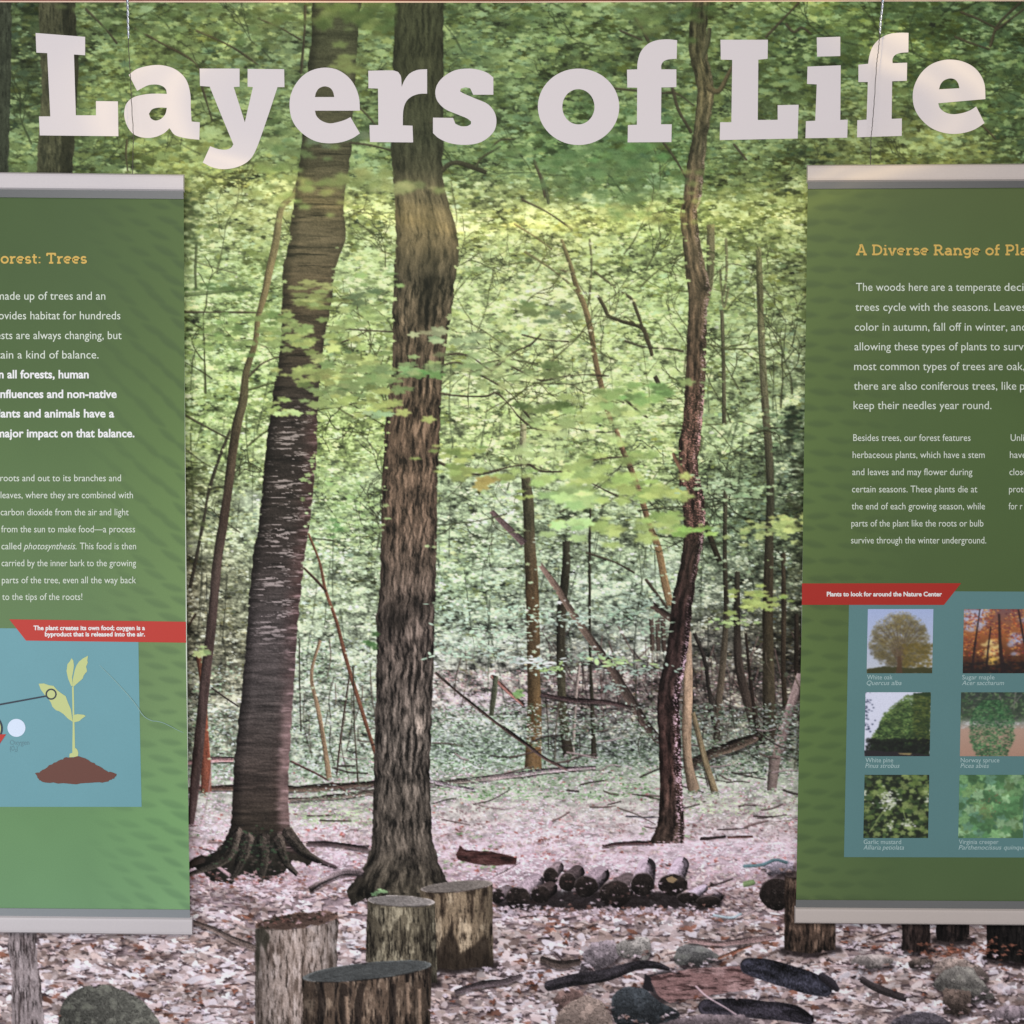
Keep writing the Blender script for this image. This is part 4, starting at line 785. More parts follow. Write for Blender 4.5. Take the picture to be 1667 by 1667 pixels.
    rock('stone', [(94,1680),(98,1645),(112,1620),(140,1606),(176,1604),(214,1618),(244,1642),(266,1680),(262,1740),(180,1770),(100,1740)], (108,108,98), 1, 'large greenish grey boulder beneath the left banner', moss=True, lx=.35, bot=.75, top=1.05)
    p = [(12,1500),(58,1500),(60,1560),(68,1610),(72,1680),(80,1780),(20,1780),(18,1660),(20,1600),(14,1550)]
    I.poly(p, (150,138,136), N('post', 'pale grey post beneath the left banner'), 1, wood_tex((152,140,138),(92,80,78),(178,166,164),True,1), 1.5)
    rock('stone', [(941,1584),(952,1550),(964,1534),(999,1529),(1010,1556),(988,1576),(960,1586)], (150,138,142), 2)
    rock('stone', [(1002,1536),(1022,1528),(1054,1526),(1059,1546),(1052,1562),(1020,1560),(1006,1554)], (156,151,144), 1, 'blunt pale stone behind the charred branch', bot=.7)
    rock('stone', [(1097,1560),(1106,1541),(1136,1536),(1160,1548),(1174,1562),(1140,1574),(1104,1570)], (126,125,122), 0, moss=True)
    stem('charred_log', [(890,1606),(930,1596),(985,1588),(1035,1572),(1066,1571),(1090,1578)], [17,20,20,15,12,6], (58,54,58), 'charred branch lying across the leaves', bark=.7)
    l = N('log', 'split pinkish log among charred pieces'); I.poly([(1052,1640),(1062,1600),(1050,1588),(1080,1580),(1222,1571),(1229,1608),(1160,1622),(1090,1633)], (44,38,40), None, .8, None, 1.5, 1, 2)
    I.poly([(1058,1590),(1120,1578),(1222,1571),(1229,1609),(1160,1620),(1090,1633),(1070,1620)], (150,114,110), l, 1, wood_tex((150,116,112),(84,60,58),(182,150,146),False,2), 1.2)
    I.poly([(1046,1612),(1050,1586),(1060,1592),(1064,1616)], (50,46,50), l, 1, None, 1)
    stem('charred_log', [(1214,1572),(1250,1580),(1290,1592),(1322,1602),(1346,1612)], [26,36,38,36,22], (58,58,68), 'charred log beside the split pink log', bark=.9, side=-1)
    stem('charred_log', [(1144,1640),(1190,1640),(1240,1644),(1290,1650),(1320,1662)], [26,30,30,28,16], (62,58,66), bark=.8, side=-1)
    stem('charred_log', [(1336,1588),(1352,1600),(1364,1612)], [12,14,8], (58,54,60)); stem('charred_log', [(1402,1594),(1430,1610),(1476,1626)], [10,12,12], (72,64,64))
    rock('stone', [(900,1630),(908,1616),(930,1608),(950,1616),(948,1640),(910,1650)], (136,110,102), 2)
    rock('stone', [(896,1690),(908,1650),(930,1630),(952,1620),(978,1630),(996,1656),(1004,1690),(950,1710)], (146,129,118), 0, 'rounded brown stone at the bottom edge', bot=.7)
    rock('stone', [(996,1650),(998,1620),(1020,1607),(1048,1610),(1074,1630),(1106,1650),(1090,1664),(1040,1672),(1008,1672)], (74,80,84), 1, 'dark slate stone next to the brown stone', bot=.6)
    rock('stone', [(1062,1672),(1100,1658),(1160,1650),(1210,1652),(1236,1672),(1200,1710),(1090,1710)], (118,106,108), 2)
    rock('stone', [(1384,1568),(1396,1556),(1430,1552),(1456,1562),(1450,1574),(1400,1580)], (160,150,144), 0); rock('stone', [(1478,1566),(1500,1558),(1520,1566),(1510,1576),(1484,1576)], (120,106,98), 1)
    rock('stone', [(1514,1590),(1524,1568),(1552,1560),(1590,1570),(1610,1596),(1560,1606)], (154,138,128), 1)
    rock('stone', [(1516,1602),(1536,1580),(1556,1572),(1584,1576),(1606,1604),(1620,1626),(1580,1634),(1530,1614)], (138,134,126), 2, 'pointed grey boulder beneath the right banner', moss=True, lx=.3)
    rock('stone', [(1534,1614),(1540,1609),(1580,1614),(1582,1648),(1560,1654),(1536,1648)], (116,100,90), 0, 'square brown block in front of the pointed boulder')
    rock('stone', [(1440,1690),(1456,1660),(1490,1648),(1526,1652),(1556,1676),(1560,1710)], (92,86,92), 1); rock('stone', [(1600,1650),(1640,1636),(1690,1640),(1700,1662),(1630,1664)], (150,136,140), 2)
    rock('stone', [(1240,1404),(1262,1398),(1292,1404),(1290,1420),(1250,1424)], (190,178,190), 0)
    for p, w, c in (([(1212,1410),(1240,1408),(1262,1400),(1280,1404)], 5, (84,120,124)), ([(1162,1490),(1190,1494),(1206,1488)], 4, (168,190,196)), ([(1210,1440),(1228,1436)], 9, (110,138,84))):
        I.line(p, w, np.array(c), None, .85)
    I.line([(1133,1606),(1150,1622),(1180,1640),(1198,1652)], 3, (204,180,184), None, .9)
    fl('stick', [(310,1500),(345,1512),(380,1530),(416,1544)], [8,9,10,10], (120,104,96)); fl('stick', [(740,1616),(780,1604),(820,1598),(850,1588)], [9,11,10,6], (96,84,86)); fl('stick', [(880,1560),(910,1570),(945,1566)], [10,14,10], (84,72,66)); fl('stick', [(1170,1560),(1200,1548),(1222,1540)], [4,5,3], (150,104,84)); fl('stick', [(1120,1530),(1180,1536),(1262,1524)], [8,10,10], (150,124,120))
    for _ in range(1300):                      # loose leaves lying in front of logs and stones
        y = r.uniform(1500, I.y0+I.h/I.k); x = r.uniform(I.x0, I.x0+I.w/I.k); i, j = int(I.Y(y)), int(I.X(x))
        if 0 <= i < I.h and 0 <= j < I.w and I.lab[i, j] == gl:
            s = r.uniform(8, 18); st_ = leaf(s*I.k, 'dead', .25, r, (.3, .7)); I.stamp(st_, x+1.5, y+3, np.array([40, 30, 32.]), .6); I.stamp(st_, x, y, np.array([(206,188,192),(182,160,158),(150,128,120),(150,94,74),(222,208,216)][r.integers(5)])*r.uniform(.8, 1.02), .95)
    I.c = blur(I.c, .46)
    yy = (np.mgrid[0:I.h, 0:1][0]/I.k+I.y0)[..., None].astype(np.float32)
    amt = np.interp(yy, [0, 300, 480, 760, 1250, 1420, 1800], [.05, .05, .12, .28, .34, .12, .0]).astype(np.float32)
    I.c = I.c+amt*(I.c-blur(I.c, 2.4))+(np.random.default_rng(8).normal(0, 3.2, I.c.shape[:2])[..., None]).astype(np.float32)
    v = np.clip(I.c, 0, 255)/255; lum = v.mean(2, keepdims=True)
    g = lum+.16*np.sin((lum-.5)*math.pi*.98)*.5*(1-np.abs(2*lum-1)**3)
    v = v*(g/np.maximum(lum, .02)); m = v.mean(2, keepdims=True)
    low = sstep(650, 1100, yy)[..., 0:1]; sat = 1.06-.10*low
    v = np.clip(m+(v-m)*sat, 0, 1)*(np.array([1.0, 1., .985], np.float32)*(1-low)+np.array([1.015, 1., 1.03], np.float32)*low)
    dk = np.interp(yy, [250, 400, 900, 1050], [0, .055, .04, 0]); v = v*(1-dk)+dk*np.array([.62, .72, .50], np.float32)
    hz = np.interp(yy, [0, 200, 420, 700], [.12, .15, .10, .0]).astype(np.float32); v = v+(np.array([.53, .60, .41], np.float32)-v)*hz  # veil of light over the upper mural, mixed into the ink colour
    I.c = (255*np.clip(v, 0, 1)).astype(np.float32)
    return I

def paint_plants():
    r = np.random.default_rng(5); out = []
    def base(): return Ink(0, 0, 106, 106, 1.)
    pick = lambda L: np.array(L[r.integers(len(L))], float)
    I = base(); I.c[:] = ramp(np.mgrid[0:107, 0:107][0], [0, 107], [(168,182,222),(196,200,212)])        # oak
    for _ in range(500):
        t_ = r.random()*6.28; q = math.sqrt(r.random()); I.stamp(leaf(r.uniform(8, 14), 'blob', 1., r), 53+q*46*math.cos(t_), 60+q*50*math.sin(t_)*(1 if math.sin(t_) < 0 else .7), pick([(104,94,62),(120,106,66),(88,80,62)]), .5)
    for a in np.linspace(-2.8, -.34, 13): I.line([(53,92),(53+18*math.cos(a),70+22*math.sin(a)),(53+44*math.cos(a),60+42*math.sin(a))], [3.4,1.8,.8], (92,72,58), None, .7)
    for _ in range(2300):
        t_ = r.random()*6.28; q = math.sqrt(r.random()); x = 53+q*50*math.cos(t_); y = 57+q*53*math.sin(t_)*(1 if math.sin(t_) < 0 else .82)
        c = pick([(138,122,62),(104,92,62),(158,140,84),(84,76,62),(112,104,70),(172,168,160)])*(1.12-.005*y+.12*(x < 60)*(y < 60))
        I.stamp(leaf(r.uniform(2, 5), 'oval', .3, r), x, y, c, .62)
    for _ in range(300): I.stamp(leaf(r.uniform(5, 9), 'maple', .5, r), r.uniform(58, 107), r.uniform(58, 98), pick([(112,96,44),(92,82,40),(130,112,58)]), .7)
    I.poly([(0,99),(30,95),(70,97),(107,96),(107,107),(0,107)], (62,62,34), None, 1, None, 1.2); I.poly([(48,107),(50,78),(55,78),(58,107)], (84,60,42), None, .85, None, .6); out.append(('white oak', I))
    I = base(); I.c[:] = ramp(np.mgrid[0:107, 0:107][0], [0, 40, 75, 107], [(120,84,86),(160,96,54),(96,56,34),(36,22,20)])     # maple
    for cx, cy, sz, cc in ((14,14,30,(186,196,226)),(30,6,16,(196,204,232)),(86,52,24,(176,182,214)),(50,66,24,(246,222,150)),(46,84,18,(232,190,96)),(98,18,14,(170,176,206))):
        for _ in range(14): I.stamp(leaf(sz*r.uniform(.4, .8), 'blob', 1.2, r), cx+r.normal()*sz*.25, cy+r.normal()*sz*.3, np.array(cc, float), .75)
    for _ in range(1700):
        y = r.uniform(0, 107); x = r.uniform(0, 107); b = float(sample(NZ[2], y*2.2, x*2.2))
        if b < .42: continue
        c = pick([(186,92,50),(206,132,66),(110,52,62),(146,64,40),(222,168,92),(92,44,52)])*(.55+.9*b)
        if y > 78: c = c*.45
        I.stamp(leaf(r.uniform(2.5, 6), 'maple', .3, r), x, y, c, .8)
    for p, w in (([(26,0),(20,50),(14,107)], [1.5,3,4]), ([(44,30),(40,70),(38,107)], [2,3,4]), ([(57,8),(60,60),(66,107)], [3,5,8]), ([(88,0),(98,50),(107,70)], [2,4,5])): I.line(p, w, (38,24,26), None, .92)
    for _ in range(120): I.stamp(leaf(r.uniform(5, 10), 'blob', .6, r), r.uniform(0, 107), r.uniform(88, 107), np.array([30,22,22.]), .8)
    out.append(('sugar maple in autumn colour', I))
    I = base(); I.c[:] = (220,222,242)                                                                          # pine
    edge = lambda y: np.interp(y, [0, 10, 18, 34, 52, 74, 90], [70, 62, 50, 32, 24, 12, 8])
    I.poly([(4,106),(12,76),(24,52),(36,34),(52,18),(66,10),(74,22),(80,0),(107,0),(107,107)], (40,58,34), None, 1, None, 2.5)
    for yv in np.sort(r.uniform(4, 84, 1500)):
        x = edge(yv)+(107-edge(yv))*r.random()**1.1; sh = float(sample(NZ[1], yv*5, x*1.6)); right = x > 78
        c = pick([(104,134,72),(134,156,88),(78,106,58)])*(.35+1.1*sh)
        if right: c = c*np.array([.85,.78,.7])
        I.stamp(leaf(r.uniform(4, 9), 'oval', .3, r, (.2, .45)), x, yv+abs(x-55)*.06, c, .85)
    for _ in range(420): I.stamp(leaf(r.uniform(5, 12), 'oval', .5, r), r.uniform(4, 107), 78+r.random()*24, np.array([22,26,22.])*r.uniform(.6, 1.5), .85)
    for _ in range(46): I.stamp(leaf(r.uniform(2, 6), 'maple', .2, r), abs(r.normal())*7, r.uniform(0, 66)**1., np.array([36,44,70.]), .9)
    I.poly([(0,96),(50,99),(107,104),(107,107),(0,107)], (40,36,40), None, 1, None, 1); I.poly([(54,101),(78,101),(74,104),(58,103)], (172,152,104)); out.append(('white pine', I))
    I = base(); I.c[:] = ramp(np.mgrid[0:107, 0:107][0], [0, 40, 52, 62, 107], [(50,60,54),(66,82,62),(150,150,142),(184,152,136),(176,138,120)])   # spruce
    for _ in range(500): I.stamp(leaf(r.uniform(4, 10), 'oval', .4, r), r.uniform(0, 107), r.uniform(0, 48), pick([(96,134,84),(48,58,50),(134,156,112),(72,70,72),(60,92,58)]), .7)
    for p in ([(62,6),(72,30)], [(88,0),(86,30)], [(98,4),(80,26)]): I.line(p, 1.6, (120,112,112), None, .7)
    for _ in range(24): I.stamp(leaf(r.uniform(4, 9), 'oval', .4, r), r.choice([r.uniform(0, 26), r.uniform(86, 107)]), 54+r.normal()*2.5, np.array([214,212,214.]), .7)
    hw = lambda y: np.interp(y, [8, 30, 50, 80, 106], [10, 30, 36, 36, 24])
    for yv in np.sort(r.uniform(14, 106, 2100)):
        x = 52+r.uniform(-1, 1)*hw(yv); sh = float(sample(NZ[0], yv*3, x*3)); I.stamp(leaf(r.uniform(3, 8), 'oval', .2, r, (.25, .5)), x, yv, pick([(72,124,78),(48,94,58),(112,158,104),(36,68,46)])*(.55+.8*sh), .85)
    out.append(('Norway spruce in a bed', I))
    I = base(); I.c[:] = (34,42,28)                                                                             # mustard
    for _ in range(520):
        x, y = r.uniform(0, 107), r.uniform(0, 107); b = float(sample(NZ[1], y*2, x*2)); I.stamp(leaf(r.uniform(6, 17), 'maple', .35, r, (.5, .9)), x, y, pick([(104,126,66),(60,82,48),(142,158,96),(26,34,24)])*(.5+.9*b), .85)
    for p in ([(10,96),(30,66)], [(20,78),(34,58)], [(64,60),(70,80)]): I.line(p, 1.6, (150,168,104), None, .8)
    for cx, cy, n, q in ((40,40,80,8),(46,50,34,5),(72,82,22,5),(46,86,16,4),(103,40,24,6),(2,32,10,3)):
        for _ in range(n): I.stamp(leaf(r.uniform(3.5, 6), 'blob', .2, r), cx+r.normal()*q, cy+r.normal()*q, pick([(236,234,232),(206,212,188),(180,190,150)]), .92)
    out.append(('garlic mustard in white flower', I))
    I = base(); I.c[:] = (72,108,72)                                                                            # creeper
    for _ in range(110):
        cx, cy = r.uniform(-4, 110), r.uniform(-4, 110); b = float(sample(NZ[2], cy*1.6, cx*1.6)); c0 = pick([(128,172,116),(92,138,90),(156,194,146),(104,146,118),(116,150,96)])*(.62+.62*b); a0 = r.random()*6.28
        for kk in range(5):
            a = a0+kk*1.2566; ex, ey = cx+11*math.cos(a), cy+9*math.sin(a)
            nx, ny = -math.sin(a)*3.6, math.cos(a)*3.6
            I.poly([(cx,cy),(cx+(ex-cx)*.55+nx,cy+(ey-cy)*.55+ny),(ex,ey),(cx+(ex-cx)*.55-nx,cy+(ey-cy)*.55-ny)], c0*(1+.07*r.normal()), None, .92, None, .3)
            I.line([(cx,cy),(ex,ey)], .7, c0*1.14, None, .6, bark=0, lit=0)
    for _ in range(50): I.stamp(leaf(r.uniform(2, 4), 'blob', .2, r), 42+r.normal()*15, 52+r.normal()*14, np.array([140,104,78.]), .75)
    out.append(('Virginia creeper leaves', I))
    for _, P in out: P.c = blur(P.c, .75)
    return out

# ----------------------------------------------------------------------------
# THE WALL AND THE MURAL
# ----------------------------------------------------------------------------
M_print = material('printed_vinyl', None, .6, .035, 700, .10, bump=.06)
M_white = material('white_ink', (216, 207, 209), .55, .012, 500, .25)
M_board = material('backing_board', (190, 184, 176), .7)
M_wall = material('painted_wall', (176, 168, 158), .8, .04, 60)
wall = obj('wall', [(-5, .05, 0), (5, .05, 0), (5, .05, 3.4), (-5, .05, 3.4), (-5, .15, 0), (5, .15, 0), (5, .15, 3.4), (-5, .15, 3.4)],
           [(0, 1, 2, 3), (5, 4, 7, 6), (3, 2, 6, 7), (4, 5, 1, 0), (1, 5, 6, 2), (4, 0, 3, 7)], M_wall); wall['kind'] = 'structure'

mural = thing('wall_mural', 'large printed forest photograph titled Layers of Life behind the two green banners', 'mural', W(833.5, 1790))
MX0, MY0, MX1, MY1 = -220, 2, 1887, 1790
ink = paint_wood(Ink(MX0, MY0, MX1, MY1, .75))
lab = ink.lab[:-1, :-1]; made = {}
for i, nm in enumerate(ink.names):
    mk = lab == i
    if mk.sum() < 6: continue
    o = sheet_mesh(nm, ink, 0., M_print, mural, mk)
    if ink.notes[i]: o['label'] = ink.notes[i]
    made[i] = o
    if ink.par[i] in made: o.parent = made[ink.par[i]]; o.matrix_parent_inverse = Matrix.Identity(4)
b = 1/ink.k
slab('backing_board', [(MX0, MY0), (MX1, MY0), (MX1, MY1), (MX0, MY1)], -.045, -.0008, M_board, mural)

def curve_pts(pts, corner=42):
    """round an outline through its points, keeping the sharp corners"""
    p = [Vector((x, y)) for x, y in pts]; n = len(p); out = []
    sharp = []
    for i in range(n):
        a, b = p[i]-p[i-1], p[(i+1) % n]-p[i]
        sharp.append(math.degrees(abs(a.angle(b, 0))) > corner or a.length > 40 and b.length > 40)
    for i in range(n):
        j = (i+1) % n; a, b = p[i], p[j]; L = (b-a).length; out.append((a.x, a.y))
        if sharp[i] and sharp[j]: continue
        m0 = (b-a) if sharp[i] else (p[j]-p[i-1])*.5; m1 = (b-a) if sharp[j] else (p[(j+1) % n]-p[i])*.5
        if m0.length > 1e-6: m0 = m0.normalized()*min(m0.length, L*1.1)
        if m1.length > 1e-6: m1 = m1.normalized()*min(m1.length, L*1.1)
        for k in range(1, 6):
            t = k/6; q = a*(2*t**3-3*t*t+1)+m0*(t**3-2*t*t+t)+b*(-2*t**3+3*t*t)+m1*(t**3-t*t); out.append((q.x, q.y))
    return out
K4 = 420/1667
def crop(pts, ox, oy=0): return [(ox+x*K4, oy+y*K4) for x, y in pts]
def ell(cx, cy, rx, ry, n=56): return [(cx+rx*math.cos(t), cy+ry*math.sin(t)) for t in np.linspace(0, 2*math.pi, n, endpoint=False)]
LETTERS = [
 ('L', crop([(230,213),(550,238),(550,357),(478,352),(490,745),(620,745),(620,653),(762,655),(765,880),(257,875),(252,752),(325,752),(305,343),(235,340)], 0), [], 0),
 ('a', crop([(832,483),(880,448),(950,427),(1030,420),(1110,437),(1170,475),(1210,530),(1230,610),(1233,700),(1238,785),(1291,790),(1288,903),(1200,893),(1130,872),(1095,828),(1060,860),(1000,886),(930,890),(865,868),(825,820),(803,750),(810,685),(838,645),(880,622),(950,608),(1020,605),(1078,607),(1072,578),(1050,557),(1010,546),(955,552),(886,587)], 0), [crop([(1078,697),(1030,695),(985,705),(962,735),(975,765),(1005,779),(1040,768),(1068,737)], 0)], 1),
 ('y', crop([(1290,443),(1548,443),(1548,560),(1510,562),(1582,790),(1634,563),(1600,560),(1600,445),(1836,447),(1838,563),(1793,563),(1740,725),(1687,880),(1657,960),(1627,1016),(1585,1055),(1520,1083),(1440,1093),(1370,1080),(1310,1050),(1358,945),(1410,963),(1460,967),(1492,955),(1508,933),(1430,745),(1355,560),(1292,555)], 0), [], 2),
 ('e', crop([(738,715),(447,715),(458,750),(490,780),(540,797),(590,790),(640,775),(677,757),(738,862),(690,893),(620,918),(540,926),(460,915),(390,880),(330,825),(295,760),(283,680),(292,610),(322,545),(368,490),(430,453),(510,437),(590,450),(660,495),(705,555),(732,630)], 400), [crop([(447,627),(572,627),(565,595),(545,568),(510,558),(475,570),(455,597)], 400)], 1),
 ('r', crop([(792,457),(950,455),(985,465),(1003,495),(1008,560),(1028,515),(1060,475),(1110,452),(1172,447),(1172,605),(1120,607),(1070,625),(1035,660),(1018,715),(1015,810),(1078,812),(1082,920),(803,918),(800,808),(857,808),(855,572),(793,570)], 400), [], 2),
 ('s', crop([(1600,612),(1600,500),(1560,470),(1500,450),(1430,443),(1350,455),(1280,495),(1238,545),(1225,600),(1240,655),(1290,705),(1370,740),(1430,765),(1456,785),(1455,802),(1430,815),(1390,815),(1355,800),(1340,762),(1210,760),(1210,860),(1250,895),(1320,925),(1410,936),(1500,925),(1565,890),(1608,840),(1620,780),(1605,720),(1560,670),(1480,635),(1410,605),(1385,590),(1390,573),(1420,565),(1450,570),(1470,612)], 400), [], 1),
 ('o', crop(ell(563, 690, 263, 247), 800), [crop(ell(562, 690, 104, 114), 800)], 0),
 ('f', crop([(876,450),(942,448),(945,400),(965,335),(1010,285),(1070,260),(1140,254),(1200,260),(1197,380),(1150,383),(1115,395),(1098,420),(1098,448),(1195,448),(1195,563),(1098,565),(1096,803),(1165,803),(1163,918),(880,920),(882,808),(940,806),(942,567),(878,565)], 800), [], 2),
 ('L', [(1172.9,64.7),(1250.1,64.7),(1249.6,95.7),(1234.5,97.2),(1233.6,195.3),(1266,195),(1266,171.2),(1300,170.5),(1298.6,225.5),(1171.6,228),(1172.4,199),(1190.6,199),(1192,97.5),(1173.4,97)], [], 0),
 ('i', crop([(268,430),(483,422),(480,775),(528,773),(525,890),(255,893),(258,783),(318,780),(328,545),(265,542)], 1247), [], 0),
 ('i_dot', crop([(328,242),(480,237),(480,362),(330,366)], 1247), [], 0),
 ('f', crop([(597,418),(660,412),(668,360),(690,300),(735,250),(790,222),(850,212),(921,212),(920,338),(870,342),(835,355),(818,380),(818,408),(912,405),(910,522),(815,525),(812,768),(878,765),(877,878),(588,887),(590,777),(650,773),(658,530),(597,530)], 1247), [], 2),
 ('e', crop([(1418,640),(1113,667),(1125,700),(1160,727),(1210,738),(1270,730),(1320,712),(1358,688),(1412,795),(1350,835),(1280,858),(1200,865),(1120,850),(1050,815),(990,755),(957,690),(948,620),(960,550),(1000,475),(1060,420),(1130,392),(1195,385),(1270,397),(1340,432),(1387,485),(1413,550)], 1247), [crop([(1118,577),(1250,570),(1240,535),(1218,512),(1185,507),(1150,520),(1128,545)], 1247)], 1)]
for ch, pts, holes, mode in LETTERS:
    o = flat('letter', pts if mode == 0 else curve_pts(pts, 42), .0004, M_white, mural, [curve_pts(h, 60) if mode else h for h in holes])
    o['label'] = 'white dot of the i' if ch == 'i_dot' else 'white slab letter '+ch
# white edge along the top of the print and the timber batten above it
flat('edge_strip', [(MX0, 1.2), (420, 1.4), (830, 2.4), (1247, .8), (MX1, -.5), (MX1, 1.6), (1247, 2.6), (830, 4.4), (420, 4.0), (MX0, 3.4)], .0005, material('bare_edge', (226, 196, 176), .6), mural)
M_wood = material('reddish_timber', (120, 52, 30), .45, .25, 40, .4, stretch=(.06, 1, 1))
batten = slab('timber_batten', [(MX0-200, -70), (MX1+200, -70), (MX1+200, -1.4), (1247, -.4), (830, 1.2), (420, .9), (MX0-200, .6)], -.045, .003, M_wood, None)
batten['label'] = 'reddish brown timber batten along the top edge of the mural'; batten['category'] = 'batten'

# ----------------------------------------------------------------------------
# WRITING
# ----------------------------------------------------------------------------
_font = {}
def type_line(s, x0, x1, base, size, bold=0., slant=0.):
    """one line of type as (points in pixels, triangles); fitted between x0 and x1 when x1 is given"""
    cu = bpy.data.curves.new('type', 'FONT'); cu.body = s; cu.size = 1; cu.resolution_u = 3; cu.offset = bold; cu.shear = slant; cu.fill_mode = 'FRONT'
    o = bpy.data.objects.new('type', cu); scene.collection.objects.link(o)
    dg = bpy.context.evaluated_depsgraph_get(); me = bpy.data.meshes.new_from_object(o.evaluated_get(dg))
    n = len(me.vertices); co = np.empty(n*3, np.float32); me.vertices.foreach_get('co', co); co = co.reshape(-1, 3)
    fs = [tuple(p.vertices) for p in me.polygons]
    bpy.data.objects.remove(o); bpy.data.curves.remove(cu); bpy.data.meshes.remove(me)
    a, b = co[:, 0].min(), co[:, 0].max(); kx = size if x1 is None else (x1-x0)/(b-a)
    return np.stack([x0+(co[:, 0]-a)*kx, base-co[:, 1]*size], 1), fs
def text_block(name, lines, d, m, parent):
    """a block of type; when it has several lines each line is a piece of it"""
    block = parent
    if len(lines) > 1:
        block = bpy.data.objects.new(name, None); scene.collection.objects.link(block); block.empty_display_size = .02
        loc = W(lines[0][1], lines[0][3], d); block.matrix_world = Matrix.Translation(loc); block.parent = parent; block.matrix_parent_inverse = parent.matrix_world.inverted()
        block.matrix_world = Matrix.Translation(loc)
    rows = {}
    for ln in lines: rows.setdefault(ln[3], []).append(ln)
    for row in rows.values():
        V, F = [], []
        for ln in row:
            p, fs = type_line(*ln); o = len(V)
            V += [W(x, y, d) for x, y in p]; F += [tuple(i+o for i in f) for f in fs]
        for k, f in enumerate(F):
            a, b, c = V[f[0]], V[f[1]], V[f[2]]
            if (b-a).cross(c-a).y > 0: F[k] = f[::-1]
        ob = obj('text_line' if block is not parent else name, V, F, m)
        ob.parent = block; ob.matrix_parent_inverse = (Matrix.Translation(loc) if block is not parent else parent.matrix_world).inverted()
    return block if block is not parent else ob

def arc(cx, cy, rx, ry, a0, a1, n=9): return [(cx+rx*math.cos(math.radians(a0+(a1-a0)*i/(n-1))), cy+ry*math.sin(math.radians(a0+(a1-a0)*i/(n-1)))) for i in range(n)]
SLAB = {  # slab-serif capitals and small letters as pen strokes: advance, strokes
 'F': (.70, [[(.17,0),(.17,1)],[(.02,.93),(.62,.93)],[(.60,.96),(.60,.74)],[(.17,.50),(.50,.50)],[(.02,.06),(.36,.06)]]),
 'T': (.84, [[(.42,0),(.42,.95)],[(.05,.93),(.79,.93)],[(.08,.96),(.08,.72)],[(.76,.96),(.76,.72)],[(.24,.06),(.60,.06)]]),
 'A': (.88, [[(.13,.05),(.42,.97),(.48,.97),(.75,.05)],[(.22,.32),(.66,.32)],[(.0,.06),(.28,.06)],[(.60,.06),(.88,.06)],[(.28,.93),(.46,.93)]]),
 'D': (.86, [[(.17,.03),(.17,.97)],[(.02,.93),(.40,.93)]+arc(.40,.5,.38,.43,90,-90)+[(.02,.07)]]),
 'R': (.84, [[(.17,0),(.17,.97)],[(.02,.93),(.42,.93)]+arc(.42,.70,.22,.23,90,-90)+[(.17,.47)],[(.42,.47),(.66,.06),(.84,.06)],[(.02,.06),(.34,.06)]]),
 'P': (.74, [[(.17,0),(.17,.97)],[(.02,.93),(.42,.93)]+arc(.42,.68,.24,.25,90,-90)+[(.17,.43)],[(.02,.06),(.38,.06)]]),
 'o': (.70, [arc(.35,.345,.27,.29,0,360,21)]),
 'r': (.54, [[(.17,0),(.17,.66)],[(.03,.61),(.20,.61)],[(.03,.06),(.34,.06)],[(.17,.36)]+arc(.42,.36,.25,.25,180,80,7)+[(.50,.58)]]),
 'e': (.66, [[(.07,.35),(.60,.35)]+arc(.335,.345,.265,.285,0,300,19)]),
 's': (.54, [arc(.265,.47,.18,.155,20,270,11)+arc(.265,.185,.20,.135,90,-160,11)]),
 't': (.46, [[(.20,.88),(.20,.20)]+arc(.34,.20,.14,.14,180,300,6),[(.03,.61),(.42,.61)]]),
 ':': (.30, [[(.14,.02),(.14,.14)],[(.14,.50),(.14,.62)]]),
 'i': (.36, [[(.19,0),(.19,.66)],[(.04,.61),(.19,.61)],[(.03,.06),(.35,.06)],[(.18,.84),(.18,.97)]]),
 'l': (.36, [[(.19,0),(.19,1.02)],[(.04,.97),(.19,.97)],[(.03,.06),(.35,.06)]]),
 'v': (.66, [[(.12,.62),(.30,.04),(.35,.04),(.54,.62)],[(.0,.61),(.24,.61)],[(.42,.61),(.66,.61)]]),
 'n': (.76, [[(.16,0),(.16,.66)],[(.03,.61),(.18,.61)],[(.02,.06),(.31,.06)],[(.16,.36)]+arc(.38,.38,.21,.24,170,0,9)+[(.59,.0)],[(.45,.06),(.74,.06)]]),
 'a': (.64, [[(.10,.54)]+arc(.30,.42,.20,.20,120,0,8)+[(.50,.06),(.62,.06)],[(.50,.36),(.30,.36)]+arc(.26,.20,.18,.15,90,270,8)+[(.34,.05)]+[(.50,.16)]]),
 'g': (.68, [arc(.31,.36,.24,.26,0,360,19),[(.55,.61),(.67,.61)],[(.55,.62),(.55,.0)]+arc(.33,-.02,.22,.20,0,-150,8)]),
 'f': (.46, [[(.17,0),(.17,.78)]+arc(.34,.80,.17,.16,180,70,6),[(.03,.61),(.42,.61)],[(.02,.06),(.36,.06)]]),
 ' ': (.30, [])}
